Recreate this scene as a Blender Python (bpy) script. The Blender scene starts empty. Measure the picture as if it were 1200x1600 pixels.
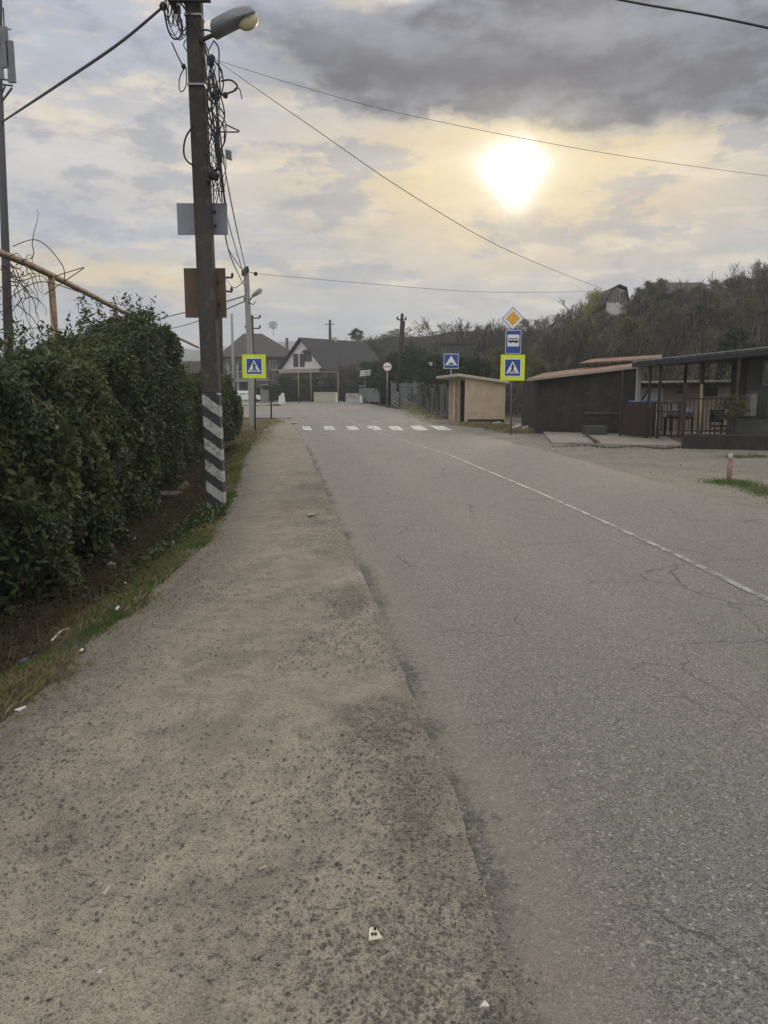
import bpy, math, random
import numpy as np
from mathutils import Vector, noise as mnoise
R = math.radians
rnd = random.Random(7)
SC = bpy.context.scene
COL = SC.collection

# ---------------------------------------------------------------- camera
EYE = 1.6
PITCH = math.atan(192/1200)
cam_d = bpy.data.cameras.new('camera'); cam = bpy.data.objects.new('camera', cam_d); COL.objects.link(cam)
cam.location = (0, 0, EYE); cam.rotation_euler = (R(90)-PITCH, 0, 0)
cam_d.sensor_fit = 'VERTICAL'; cam_d.sensor_height = 36; cam_d.sensor_width = 27; cam_d.lens = 27
cam_d.clip_start = 0.05; cam_d.clip_end = 6000
SC.camera = cam
CP, SP = math.cos(PITCH), math.sin(PITCH)
def ray(px, py):
    a, b = (px-600)/1200, (800-py)/1200
    return Vector((a, CP+SP*b, -SP+CP*b))
def P(px, py, Y):                      # world point seen at a photo pixel at distance Y ahead
    d = ray(px, py); return Vector((0, 0, EYE)) + d*(Y/d.y)
def G(px, py, z=0.0):                  # ground point seen at a photo pixel
    d = ray(px, py); return Vector((0, 0, EYE)) + d*((z-EYE)/d.z)

HAZE = 0.0009
# ---------------------------------------------------------------- render settings
SC.render.engine = 'CYCLES'
SC.view_settings.view_transform = 'Standard'; SC.view_settings.look = 'None'
SC.view_settings.exposure = 0.0; SC.view_settings.gamma = 1
SC.cycles.use_denoising = True; SC.cycles.denoising_prefilter = 'NONE'
SC.cycles.max_bounces = 6; SC.cycles.diffuse_bounces = 3; SC.cycles.glossy_bounces = 2
SC.cycles.transparent_max_bounces = 8; SC.cycles.volume_bounces = 0
SC.cycles.sample_clamp_indirect = 4

def lin(c):
    return tuple(((v/255)/12.92 if v/255 <= 0.04045 else ((v/255+0.055)/1.055)**2.4) for v in c)

# ---------------------------------------------------------------- node maths helper
class E:
    nt = None
    def __init__(s, sock): s.s = sock
    @staticmethod
    def m(op, *a, clamp=False):
        n = E.nt.nodes.new('ShaderNodeMath'); n.operation = op; n.use_clamp = clamp
        for i, v in enumerate(a):
            if isinstance(v, E): E.nt.links.new(v.s, n.inputs[i])
            else: n.inputs[i].default_value = v
        return E(n.outputs[0])
    def __add__(s, o): return E.m('ADD', s, o)
    __radd__ = __add__
    def __sub__(s, o): return E.m('SUBTRACT', s, o)
    def __rsub__(s, o): return E.m('SUBTRACT', o, s)
    def __mul__(s, o): return E.m('MULTIPLY', s, o)
    __rmul__ = __mul__
    def __truediv__(s, o): return E.m('DIVIDE', s, o)
def clamp(a): return E.m('ADD', a, 0.0, clamp=True)
def gauss(ax, el, a0, e0, sa, se):
    u = (ax-a0)/sa; v = (el-e0)/se
    return E.m('EXPONENT', (u*u+v*v)*-1.0)
def sstep(x, a, b):
    t = clamp((x-a)/(b-a)); return t*t*(3.0-2.0*t)
def mixc(f, A, B):
    n = E.nt.nodes.new('ShaderNodeMix'); n.data_type = 'RGBA'
    if isinstance(f, E): E.nt.links.new(f.s, n.inputs[0])
    else: n.inputs[0].default_value = f
    for i, c in ((6, A), (7, B)):
        if isinstance(c, tuple): n.inputs[i].default_value = (*c, 1)
        else: E.nt.links.new(c, n.inputs[i])
    return n.outputs[2]

# ---------------------------------------------------------------- world: cloudy late-afternoon sky
SUN = ray(805, 275).normalized()
SUN_EL = math.asin(SUN.z); SUN_AZ = math.atan2(SUN.x, SUN.y)
world = bpy.data.worlds.new('World'); SC.world = world; world.use_nodes = True
nt = world.node_tree; nt.nodes.clear(); E.nt = nt
tc = nt.nodes.new('ShaderNodeTexCoord')
sep = nt.nodes.new('ShaderNodeSeparateXYZ'); nt.links.new(tc.outputs['Generated'], sep.inputs[0])
dx, dy, dz = (E(sep.outputs[i]) for i in range(3))
D2 = 180/math.pi
AZ = E.m('ARCTAN2', dx, dy)*D2
EL = E.m('ARCSINE', dz)*D2
def skynoise(sx, sy, scale, detail, seed, rough=0.55):
    c = nt.nodes.new('ShaderNodeCombineXYZ')
    for i, v in enumerate((AZ*sx, EL*sy)): nt.links.new(v.s, c.inputs[i])
    c.inputs[2].default_value = seed
    n = nt.nodes.new('ShaderNodeTexNoise'); n.inputs['Scale'].default_value = scale
    n.inputs['Detail'].default_value = detail; n.inputs['Roughness'].default_value = rough
    nt.links.new(c.outputs[0], n.inputs['Vector'])
    return E(n.outputs['Fac'])
def deg(px, py):
    d = ray(px, py).normalized(); return math.atan2(d.x, d.y)*D2, math.asin(d.z)*D2
n1 = skynoise(0.10, 0.22, 1.0, 5, 3.1); n2 = skynoise(0.10, 0.22, 1.0, 5, 9.7)
n3 = skynoise(0.07, 0.45, 1.3, 6, 21.0, 0.6); n4 = skynoise(0.30, 0.55, 1.2, 6, 5.5, 0.6)
WA = AZ + (n1-0.5)*9.0; WE = EL + (n2-0.5)*4.5 + (n4-0.5)*1.6      # warped coordinates
def feat(px, py, sx, sy, wa=WA, we=WE):
    a, e = deg(px, py); return clamp(gauss(wa, we, a, e, sx/1200*D2*0.86, sy/1200*D2*0.86))
sky = nt.nodes.new('ShaderNodeTexSky'); sky.sky_type = 'NISHITA'; sky.sun_disc = False
sky.sun_elevation = SUN_EL; sky.sun_rotation = SUN_AZ
sc = nt.nodes.new('ShaderNodeVectorMath'); sc.operation = 'SCALE'; sc.inputs[3].default_value = 0.06
nt.links.new(sky.outputs[0], sc.inputs[0])
c = mixc(sstep(EL, 2.0, 14.0), lin((176, 184, 194)), lin((186, 190, 199)))
c = mixc(sstep(EL, 14.0, 24.0), c, lin((184, 190, 203)))
for (px, py, sx, sy, col, k) in [
    (150, 270, 330, 90, (222, 215, 208), .9),     # pale warm band, left
    (90, 210, 120, 40, (226, 218, 214), .5),
    (520, 260, 300, 85, (216, 206, 192), .8),     # cream field left of the sun
    (560, 170, 90, 30, (206, 204, 206), .6),
    (230, 370, 260, 26, (182, 188, 198), .75),    # grey-blue streaks
    (500, 365, 130, 30, (172, 174, 182), .75),
    (90, 330, 90, 30, (186, 191, 203), .6),
    (120, 440, 300, 30, (250, 226, 178), .95),     # yellow streak above the roofs
    (290, 435, 190, 30, (255, 226, 164), .85),
    (500, 420, 120, 20, (226, 208, 180), .5),
    (900, 330, 420, 60, (214, 196, 172), .75),    # warm veil right of the sun
    (1120, 200, 160, 40, (224, 214, 196), .5),
    (760, 410, 300, 30, (186, 180, 176), .75),
    (1080, 400, 220, 40, (184, 176, 174), .6),
    (820, 455, 500, 30, (172, 176, 182), .8),
    (980, 225, 210, 45, (238, 222, 190), .6),
    (805, 300, 260, 110, (240, 216, 170), .85),
    ]:
    c = mixc(feat(px, py, sx, sy)*k, c, lin(col))
# glow of the veiled sun
sa, se = deg(805, 262)
GA = AZ + (n4-0.5)*1.6; GE = EL + (n4-0.5)*1.6
g2 = clamp(gauss(GA, GE, sa, se, 13, 4.6)); g3 = clamp(gauss(GA, GE, sa, se, 4.8, 2.5))
c = mixc(g2*0.9, c, lin((255, 226, 162)))
n5 = skynoise(0.16, 0.42, 1.0, 7, 44.0, 0.62); n6 = skynoise(0.11, 0.50, 1.1, 7, 71.0, 0.62)
veil = 1.0-clamp(g3*1.4)
c = mixc(sstep(n6, .50, .64)*.60*veil, c, lin((250, 232, 200)))
c = mixc(sstep(n5, .49, .60)*.60*veil, c, lin((148, 156, 174)))
# dark cloud bank over the sun
dk = clamp(feat(640, 80, 330, 80)*0.9+feat(1010, 80, 290, 95)*1.0+feat(850, 150, 250, 34)*0.7+feat(1190, 170, 140, 40)*.7)
dk = clamp(sstep(dk*(0.55+n4*0.45+n5*0.45), .22, .82)*1.0)
c = mixc(dk, c, mixc(sstep(n5*.5+n4*.5, .40, .60), lin((134, 137, 150)), lin((78, 78, 88))))
c = mixc(feat(800, 125, 330, 30)*(n3*1.5)*0.9, c, lin((62, 62, 74)))
c = mixc(feat(930, 30, 160, 26)*0.35, c, lin((172, 172, 178)))
c = mixc(feat(560, 60, 110, 30)*0.35, c, lin((170, 173, 182)))
# fine cloud texture
m_ = nt.nodes.new('ShaderNodeVectorMath'); m_.operation = 'SCALE'
tex = 0.58 + n3*0.46 + n4*0.44
nt.links.new(c, m_.inputs[0]); nt.links.new(tex.s, m_.inputs[3]); c = m_.outputs[0]
c = mixc(g3*0.92, c, (1.16, 0.98, 0.60))
core = clamp(clamp(gauss(GA, GE, *deg(798, 254), 3.3, 1.5))+clamp(gauss(GA, GE, *deg(806, 292), 1.8, 2.3)))
c = mixc(core*core, c, (1.75, 1.62, 1.42))
# rest of the sky (zenith and behind the viewer): even, brighter overcast
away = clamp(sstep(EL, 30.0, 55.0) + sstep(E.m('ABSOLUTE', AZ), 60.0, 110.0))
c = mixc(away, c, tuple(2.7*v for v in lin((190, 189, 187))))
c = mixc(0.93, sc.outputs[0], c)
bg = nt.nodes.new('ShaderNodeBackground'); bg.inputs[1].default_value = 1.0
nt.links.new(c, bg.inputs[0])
wo = nt.nodes.new('ShaderNodeOutputWorld'); nt.links.new(bg.outputs[0], wo.inputs[0])
world.cycles.sampling_method = 'MANUAL'; world.cycles.sample_map_resolution = 1024

# ---------------------------------------------------------------- sun behind thin cloud
ld = bpy.data.lights.new('sun', 'SUN'); ld.energy = 1.3; ld.angle = R(12); ld.color = (1.0, .86, .66)
lo = bpy.data.objects.new('sun', ld); COL.objects.link(lo)
lo.rotation_euler = (-SUN).to_track_quat('-Z', 'Y').to_euler()

# ---------------------------------------------------------------- materials
def newmat(name):
    m = bpy.data.materials.new(name); m.use_nodes = True; t = m.node_tree; t.nodes.clear()
    b = t.nodes.new('ShaderNodeBsdfPrincipled'); o = t.nodes.new('ShaderNodeOutputMaterial')
    t.links.new(b.outputs[0], o.inputs[0]); E.nt = t
    return m, t, b
def coord(t, kind='Object'):
    n = t.nodes.new('ShaderNodeTexCoord'); return n.outputs[kind]
def tnoise(t, co, scale, detail=4, rough=.55, dist=0, sc3=None):
    if sc3:
        mp = t.nodes.new('ShaderNodeMapping'); mp.inputs['Scale'].default_value = sc3; t.links.new(co, mp.inputs[0]); co = mp.outputs[0]
    n = t.nodes.new('ShaderNodeTexNoise'); n.inputs['Scale'].default_value = scale; n.inputs['Detail'].default_value = detail
    n.inputs['Roughness'].default_value = rough; n.inputs['Distortion'].default_value = dist
    t.links.new(co, n.inputs['Vector']); return n
def tvor(t, co, scale, feature='F1'):
    n = t.nodes.new('ShaderNodeTexVoronoi'); n.feature = feature; n.inputs['Scale'].default_value = scale
    t.links.new(co, n.inputs['Vector']); return n
def bump(t, b, h, strength, dist):
    n = t.nodes.new('ShaderNodeBump'); n.inputs['Strength'].default_value = strength; n.inputs['Distance'].default_value = dist
    t.links.new(h.s if isinstance(h, E) else h, n.inputs['Height']); t.links.new(n.outputs[0], b.inputs['Normal'])
def pm(name, c1, c2=None, scale=3, rough=.8, bmp=.3, bscale=30, bdist=.01, metal=0, spec=.3, sc3=None, c3=None, s3=20, k3=.5):
    m, t, b = newmat(name); co = coord(t); c2 = c2 or tuple(v*.7 for v in c1)
    n = tnoise(t, co, scale, 6, .6, 0, sc3)
    col = mixc(sstep(E(n.outputs[0]), .3, .7), c1, c2)
    if c3:
        q = tnoise(t, co, s3, 5, .65); col = mixc(sstep(E(q.outputs[0]), .52, .7)*k3, col, c3)
    t.links.new(col, b.inputs['Base Color'])
    b.inputs['Roughness'].default_value = rough; b.inputs['Metallic'].default_value = metal
    b.inputs['Specular IOR Level'].default_value = spec
    if bmp: bump(t, b, E(tnoise(t, co, bscale, 5).outputs[0]), bmp, bdist)
    return m
def leafmat(name, c1, c2, c3, rough=.5, spec=.4, trans=.25, dead=0.0):
    m, t, b = newmat(name)
    ge = t.nodes.new('ShaderNodeNewGeometry'); rp = E(ge.outputs['Random Per Island'])
    n = tnoise(t, coord(t), .9, 4)
    col = mixc(rp, c1, c2); col = mixc(sstep(rp, .955, .965)*dead, col, (.16, .10, .05)); col = mixc(sstep(E(n.outputs[0]), .45, .65)*.8, col, c3)
    t.links.new(col, b.inputs['Base Color']); b.inputs['Roughness'].default_value = rough
    b.inputs['Specular IOR Level'].default_value = spec
    if trans:
        tr = t.nodes.new('ShaderNodeBsdfTranslucent'); t.links.new(col, tr.inputs[0])
        mx = t.nodes.new('ShaderNodeMixShader'); mx.inputs[0].default_value = trans
        o = [n for n in t.nodes if n.type == 'OUTPUT_MATERIAL'][0]
        t.links.new(b.outputs[0], mx.inputs[1]); t.links.new(tr.outputs[0], mx.inputs[2]); t.links.new(mx.outputs[0], o.inputs[0])
    return m

# asphalt: u = metres from the left edge, v = metres along the road
def asphalt(name, dusty_edge=True):
    m, t, b = newmat(name); co = coord(t)
    big = E(tnoise(t, co, .35, 4, .6, .5, (1.4, .35, 1)).outputs[0]); mid = E(tnoise(t, co, 3.5, 6, .7).outputs[0])
    v1 = tvor(t, co, 190); v2 = tvor(t, co, 105)
    s1 = nsep(t, v1.outputs['Color']); s2 = nsep(t, v2.outputs['Color'])
    col = mixc(sstep(big, .35, .65), (.165, .153, .137), (.205, .19, .168))
    col = mixc(sstep(mid, .35, .7)*.5, col, (.15, .136, .122))
    gr = E(tnoise(t, co, 28, 5, .8).outputs[0]); col = mixc(sstep(gr, .42, .72)*.45, col, (.27, .25, .22)); col = mixc(sstep(gr, .55, .3)*.4, col, (.10, .094, .088))
    # tyre-worn bands run along the lane
    uv = t.nodes.new('ShaderNodeUVMap'); su = t.nodes.new('ShaderNodeSeparateXYZ'); t.links.new(uv.outputs[0], su.inputs[0])
    U = E(su.outputs[0]); V = E(su.outputs[1])
    Un = U + (mid-.5)*.5 + (big-.5)*.8
    if dusty_edge:
        band = clamp(gauss(Un, V*0, .95, 0, .33, 1)+gauss(Un, V*0, 2.3, 0, .33, 1))
        col = mixc(band*.3, col, (.135, .13, .124))
        col = mixc(gauss(Un, V*0, 1.6, 0, .3, 1)*.25, col, (.22, .20, .17))
    # aggregate
    col = mixc(sstep(s1, .55, 1.0)*.7, col, (.31, .29, .255))
    col = mixc(sstep(s1, .42, .0)*.75, col, (.055, .05, .045))
    col = mixc(sstep(s2, .95, .98)*.6, col, (.44, .42, .38))
    col = mixc(sstep(s2, .12, .05)*.6, col, (.05, .047, .045))
    # cracks
    ds = tnoise(t, co, 2.2, 5, .7); ad = t.nodes.new('ShaderNodeVectorMath'); ad.operation = 'MULTIPLY_ADD'
    t.links.new(ds.outputs['Color'], ad.inputs[0]); ad.inputs[1].default_value = (.35, .35, 0); t.links.new(co, ad.inputs[2])
    ck = tvor(t, ad.outputs[0], .75, 'DISTANCE_TO_EDGE'); ck2 = tvor(t, ad.outputs[0], 1.9, 'DISTANCE_TO_EDGE')
    gate = sstep(E(tnoise(t, co, .55, 3).outputs[0]), .47, .6)
    gate2 = sstep(E(tnoise(t, co, .8, 3, .5, .3).outputs[0]), .54, .66)
    cr = clamp(sstep(E(ck.outputs['Distance']), .009, .002)*gate + sstep(E(ck2.outputs['Distance']), .02, .004)*gate2*.8)
    col = mixc(cr*.6, col, (.03, .028, .027))
    if dusty_edge:
        ed = sstep(Un + (E(tnoise(t, co, 9, 5, .7).outputs[0])-.5)*.35, .42, -.02)
        col = mixc(ed*.6, col, (.235, .208, .168))
        g_ = sstep(E(tnoise(t, co, 1.1, 4, .6, .4).outputs[0]), .44, .56)
        dkb = sstep(U + (mid-.5)*.25 + (gr-.5)*.5, .13, .02)*g_
        col = mixc(dkb*.85, col, mixc(s1, (.03, .03, .034), (.11, .105, .10)))
        col = mixc(sstep(Un, 4.6, 6.6)*.6, col, (.25, .225, .185))
    t.links.new(col, b.inputs['Base Color']); b.inputs['Roughness'].default_value = .78
    b.inputs['Specular IOR Level'].default_value = .35
    h = s1*.35 + E(v1.outputs['Distance'])*-1.2 + E(v2.outputs['Distance'])*-.6 + cr*-1.5
    bump(t, b, h, .8, .006)
    return m
def nsep(t, sock):
    n = t.nodes.new('ShaderNodeSeparateColor'); t.links.new(sock, n.inputs[0]); return E(n.outputs[0])
def dirt(name, c1, c2, c3, grit=.6, dark=(.055, .046, .038), edge=False):
    m, t, b = newmat(name); co = coord(t)
    big = E(tnoise(t, co, .7, 5, .6, .6).outputs[0]); mid = E(tnoise(t, co, 5, 6, .7).outputs[0]); fine = E(tnoise(t, co, 60, 4, .7).outputs[0])
    v1 = tvor(t, co, 150); v2 = tvor(t, co, 78); v3 = tvor(t, co, 150)
    s1 = nsep(t, v1.outputs['Color']); s2 = nsep(t, v2.outputs['Color']); s3 = nsep(t, v3.outputs['Color'])
    col = mixc(sstep(big, .35, .65), c1, c2); col = mixc(sstep(mid, .45, .6)*.75, col, c3)
    col = mixc(sstep(fine, .48, .7)*.6, col, tuple(v*.5 for v in c1)); col = mixc(sstep(fine, .48, .3)*.4, col, (.40, .365, .31))
    col = mixc(sstep(s3, .6, 1)*.3, col, (.36, .33, .28)); col = mixc(sstep(s3, .35, 0)*.35, col, dark)
    gr = E(tnoise(t, co, 30, 6, .85).outputs[0]); col = mixc(sstep(gr, .49, .34)*.6*grit, col, (.085, .078, .068)); col = mixc(sstep(gr, .56, .7)*.4, col, (.37, .34, .285))
    gr2 = E(tnoise(t, co, 110, 4, .85).outputs[0]); col = mixc(sstep(gr2, .46, .35)*.5*grit, col, (.07, .065, .058)); col = mixc(sstep(gr2, .56, .68)*.35, col, (.4, .37, .32))
    pn = E(tnoise(t, co, .9, 6, .7, 1.0).outputs[0]); col = mixc(sstep(pn, .52, .64)*.5, col, tuple(v*.62 for v in c1)); col = mixc(sstep(pn, .44, .34)*.35, col, tuple(min(1, v*1.25) for v in c2))
    # embedded stones: small discs inside cells, clustered
    cl = sstep(E(tnoise(t, co, 1.3, 4, .65).outputs[0])+(mid-.5)*.5, .38, .62)
    st1 = sstep(s1, .70, .72)*sstep(E(v1.outputs['Distance']), .42, .25)*(.3+cl*.6)
    col = mixc(st1*grit, col, dark)
    st2 = sstep(s1, .10, .09)*sstep(E(v1.outputs['Distance']), .38, .28)
    col = mixc(st2*.8*grit, col, (.42, .4, .36))
    st3 = sstep(s2, .90, .91)*sstep(E(v2.outputs['Distance']), .30, .16)*cl
    col = mixc(st3*.6, col, mixc(s1, (.07, .06, .05), (.17, .15, .13)))
    if edge:
        uv = t.nodes.new('ShaderNodeUVMap'); su = t.nodes.new('ShaderNodeSeparateXYZ'); t.links.new(uv.outputs[0], su.inputs[0])
        U = E(su.outputs[0]); band = sstep(U + (mid-.5)*.5 + (pn-.5)*1.2, .75, .1)
        grav = mixc(s1, (.075, .066, .056), (.23, .21, .18)); col = mixc(band*(.35+.5*sstep(gr, .4, .6)), col, grav)
        sp = t.nodes.new('ShaderNodeSeparateXYZ'); t.links.new(co, sp.inputs[0])
        for (px_, py_, rx, ry, k_) in ((597, 1118, .22, .36, .75), (545, 932, .16, .5, .6), (640, 1230, .14, .4, .5), (85, 1300, .13, .13, .5), (470, 770, .35, 1.6, .35), (655, 1330, .12, .3, .45)):
            q_ = G(px_, py_); dd = gauss(E(sp.outputs[0])+(mid-.5)*.25, E(sp.outputs[1])+(gr-.5)*.4, q_.x, q_.y, rx, ry)
            ring = sstep(dd, .2, .62)*(.35+1.0*sstep(gr, .42, .6)); col = mixc(clamp(ring*k_), col, mixc(s1, (.06, .052, .045), (.16, .14, .115)))
    t.links.new(col, b.inputs['Base Color']); b.inputs['Roughness'].default_value = .95
    b.inputs['Specular IOR Level'].default_value = .15
    h = st1*.8 + st2*.6 + st3*1.6 + fine*.5 + mid*1.4 + s3*.3
    bump(t, b, h, 1.0, .014)
    return m
M = {}
M['asphalt'] = asphalt('worn asphalt')
M['asphalt2'] = asphalt('side asphalt', False)
M['shoulder'] = dirt('sandy gravel', (.285, .256, .208), (.33, .297, .24), (.215, .194, .162), edge=True)
M['forecourt'] = dirt('dusty forecourt', (.27, .245, .203), (.20, .182, .154), (.30, .275, .226), .6)
M['soil'] = dirt('soil', (.07, .058, .04), (.055, .05, .034), (.095, .08, .055), .3)
M['hill'] = pm('winter hillside', (.045, .042, .026), (.03, .034, .018), .25, .95, .6, 1.5, .3, spec=.1, c3=(.085, .07, .045), s3=.6)
M['farhill'] = pm('distant hills', (.035, .045, .03), (.05, .052, .035), .02, .95, 0, spec=.1)
M['concrete'] = pm('weathered concrete', (.30, .285, .26), (.22, .21, .19), 2, .9, .4, 40)
M['slab'] = pm('concrete slab', (.27, .25, .21), (.22, .20, .17), 1.2, .9, .4, 25, c3=(.12, .11, .09), s3=3)
M['polecon'] = pm('old pole concrete', (.06, .053, .047), (.036, .033, .032), 3, .9, .5, 40, sc3=(1, 1, .15), c3=(.13, .118, .1), s3=9)
M['polelight'] = pm('light concrete pole', (.30, .30, .28), (.23, .23, .22), 3, .85, .3, 40, sc3=(1, 1, .2))
M['darkpole'] = pm('dark wood pole', (.045, .038, .032), (.03, .026, .022), 3, .9, .3, 40, sc3=(1, 1, .1))
M['greymetal'] = pm('galvanised metal', (.24, .25, .26), (.18, .19, .2), 4, .45, .1, 40, metal=.5, spec=.5)
M['signback'] = pm('sign back grey', (.22, .235, .27), (.18, .19, .22), 3, .5, 0, metal=.3)
M['signbrown'] = pm('sign back brown', (.13, .088, .062), (.09, .062, .046), 4, .7, .1, 60)
M['housing'] = pm('lamp housing', (.20, .21, .225), (.16, .17, .18), 6, .5, .1, 60)
M['lens'] = pm('lamp diffuser', (.62, .55, .34), (.52, .46, .28), 8, .3, 0)
M['cable'] = pm('black cable', (.016, .016, .018), (.03, .03, .03), 9, .6, 0)
M['cableg'] = pm('grey cable', (.16, .16, .165), (.11, .11, .115), 9, .6, 0)
M['rustpipe'] = pm('peeling yellow pipe paint', (.28, .21, .11), (.15, .10, .06), 5, .7, .3, 60, c3=(.06, .035, .024), s3=16, k3=.9)
M['yellowpipe'] = pm('yellow paint', (.33, .29, .16), (.24, .21, .12), 4, .7, .1, 60)
M['mast'] = pm('grey mast', (.06, .058, .068), (.045, .044, .052), 1, .7, 0, sc3=(1, 1, .1))
M['antenna'] = pm('antenna shell', (.16, .165, .18), (.12, .125, .14), 2, .6, 0)
M['plaster'] = pm('tan plaster', (.47, .375, .27), (.39, .31, .225), 2.2, .9, .3, 30, c3=(.27, .21, .15), s3=5, k3=.5)
M['roofslab'] = pm('shelter roof edge', (.44, .39, .32), (.32, .28, .22), 4, .85, .3, 30)
M['black'] = pm('black paint', (.022, .022, .023), (.035, .034, .033), 5, .8, .1, 40)
M['shedwall'] = pm('dark rough render', (.044, .041, .037), (.028, .026, .024), 2.5, .95, .9, 9, .04, c3=(.075, .07, .064), s3=4)
M['rustroof'] = pm('rusty sheet roof', (.34, .20, .13), (.24, .13, .09), 3, .7, .2, 20, c3=(.45, .36, .28), s3=6)
M['steel'] = pm('dark steel', (.035, .03, .027), (.055, .04, .032), 6, .7, .1, 40)
M['rustgate'] = pm('red-brown gate paint', (.045, .027, .022), (.03, .02, .017), 6, .75, .1, 40)
M['whitepaint'] = pm('white paint', (.62, .62, .6), (.5, .5, .48), 3, .7, .1, 30)
M['cream'] = pm('cream wall', (.44, .41, .33), (.37, .345, .28), 3, .9, .2, 30)
M['beige'] = pm('beige wall', (.30, .25, .205), (.24, .2, .165), 2, .9, .2, 30)
M['greywall'] = pm('grey house wall', (.115, .11, .11), (.09, .087, .087), 2, .9, .2, 20)
M['gable'] = pm('pale gable wall', (.60, .57, .57), (.52, .49, .49), 2, .9, .1, 20)
M['roofdark'] = pm('dark roof', (.052, .046, .046), (.04, .036, .037), 1.2, .85, .3, 12, .02)
M['roofbrown'] = pm('brown roof', (.075, .06, .055), (.058, .048, .045), 1.2, .85, .3, 12, .02)
M['glass'] = pm('dark window glass', (.02, .022, .025), (.03, .032, .035), 2, .15, 0, spec=.5)
M['trim'] = pm('window trim', (.30, .285, .27), (.25, .24, .23), 4, .8, 0)
M['fencegrey'] = pm('grey sheet fence', (.17, .18, .185), (.13, .138, .142), 2, .6, .1, 20, metal=.2)
M['fencecon'] = pm('dark concrete fence', (.085, .085, .082), (.05, .05, .048), 1.3, .9, .4, 20, c3=(.15, .15, .145), s3=2.5)
M['signblue'] = pm('sign blue', (.012, .055, .26), (.012, .05, .23), 6, .4, 0, spec=.4)
M['signyel'] = pm('fluorescent yellow', (.60, .72, .015), (.54, .64, .018), 6, .4, 0, spec=.4)
M['signwhite'] = pm('sign white', (.68, .70, .72), (.62, .64, .66), 6, .4, 0, spec=.4)
M['signblack'] = pm('sign black', (.01, .01, .012), (.015, .015, .016), 6, .5, 0)
M['signred'] = pm('sign red', (.42, .03, .03), (.36, .03, .03), 6, .5, 0)
M['signorange'] = pm('sign amber', (.72, .38, .05), (.66, .34, .05), 6, .45, 0)
M['pinkpost'] = pm('faded red post paint', (.27, .15, .12), (.20, .115, .095), 9, .8, .3, 40, c3=(.45, .38, .33), s3=20)
M['carwhite'] = pm('white car paint', (.62, .64, .68), (.58, .6, .64), 2, .3, 0, spec=.6)
M['tyre'] = pm('rubber', (.02, .02, .02), (.025, .025, .025), 5, .9, 0)
M['solar'] = pm('pale solar panel', (.30, .30, .29), (.2, .2, .2), 8, .4, 0)
M['blue'] = pm('blue cloth', (.10, .17, .38), (.16, .24, .46), 8, .9, .2, 20)
M['cloth'] = pm('pale cloth', (.36, .35, .40), (.20, .18, .26), 14, .9, .2, 20)
M['redcloth'] = pm('dull red cloth', (.2, .045, .05), (.12, .03, .035), 8, .9, .2, 20)
M['stone'] = pm('whitewashed stone', (.50, .48, .44), (.34, .32, .29), 12, .9, .5, 25, .02, c3=(.08, .08, .07), s3=8)
M['bark'] = pm('bark', (.05, .042, .034), (.035, .03, .025), 4, .95, .3, 20)
M['twig'] = pm('bare twigs', (.10, .085, .07), (.065, .055, .046), .6, .95, 0, spec=.1)
M['twigp'] = pm('pale twigs', (.17, .148, .12), (.115, .10, .082), .6, .95, 0, spec=.1)
M['bramble'] = pm('dead bramble', (.105, .078, .048), (.06, .044, .03), 2, .95, 0, spec=.1)
M['laurel'] = leafmat('laurel leaves', (.026, .04, .018), (.072, .092, .036), (.085, .092, .036), .62, .3, .15, .8)
M['leafdark'] = leafmat('dark evergreen leaves', (.016, .026, .012), (.03, .042, .018), (.04, .05, .02), .6, .3)
M['leafmid'] = leafmat('olive leaves', (.08, .085, .035), (.13, .125, .055), (.065, .072, .03), .6, .3)
M['leafyel'] = leafmat('yellow-green leaves', (.27, .25, .09), (.36, .31, .12), (.2, .2, .07), .6, .3)
M['leafbrush'] = leafmat('brush leaves', (.075, .068, .045), (.115, .098, .068), (.06, .064, .035), .8, .1)
M['grassg'] = leafmat('green grass', (.065, .115, .028), (.11, .16, .04), (.15, .165, .055), .6, .3, .3)
M['grassd'] = leafmat('dry grass', (.30, .25, .15), (.20, .165, .095), (.16, .16, .07), .8, .2, .2)
M['weed'] = leafmat('broad weeds', (.03, .055, .018), (.05, .08, .026), (.07, .09, .03), .5, .35, .2)
M['pebble'] = leafmat('pebbles', (.055, .051, .047), (.24, .22, .19), (.10, .092, .08), .9, .15, 0)
M['paper'] = pm('pale paper scrap', (.56, .53, .44), (.5, .47, .38), 20, .8, .1, 60)
M['card'] = pm('faded cardboard', (.36, .31, .23), (.28, .24, .18), 20, .9, .1, 60)
M['plastic'] = pm('white plastic', (.62, .64, .65), (.5, .52, .54), 20, .4, .1, 60)
def paintmat():
    m, t, b = newmat('worn road paint'); co = coord(t)
    n = E(tnoise(t, co, 5, 7, .75).outputs[0]); f = E(tnoise(t, co, 45, 5, .75).outputs[0])
    col = mixc(sstep(n, .3, .62)*.25, (.62, .61, .57), (.4, .38, .34))
    a = sstep(n*.55+f*.45, .57, .48)
    tr = t.nodes.new('ShaderNodeBsdfTransparent'); mx = t.nodes.new('ShaderNodeMixShader')
    o = [q for q in t.nodes if q.type == 'OUTPUT_MATERIAL'][0]
    t.links.new(a.s, mx.inputs[0]); t.links.new(tr.outputs[0], mx.inputs[1]); t.links.new(b.outputs[0], mx.inputs[2]); t.links.new(mx.outputs[0], o.inputs[0])
    t.links.new(col, b.inputs['Base Color']); b.inputs['Roughness'].default_value = .7
    return m
M['paint'] = paintmat()
def faintmat():
    m = paintmat(); m.name = 'faded road paint'
    t = m.node_tree; b = [q for q in t.nodes if q.type == 'BSDF_PRINCIPLED'][0]
    E.nt = t
    col = mixc(.5, (.285, .273, .245), (.235, .223, .20)); t.links.new(col, b.inputs['Base Color']); return m
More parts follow.
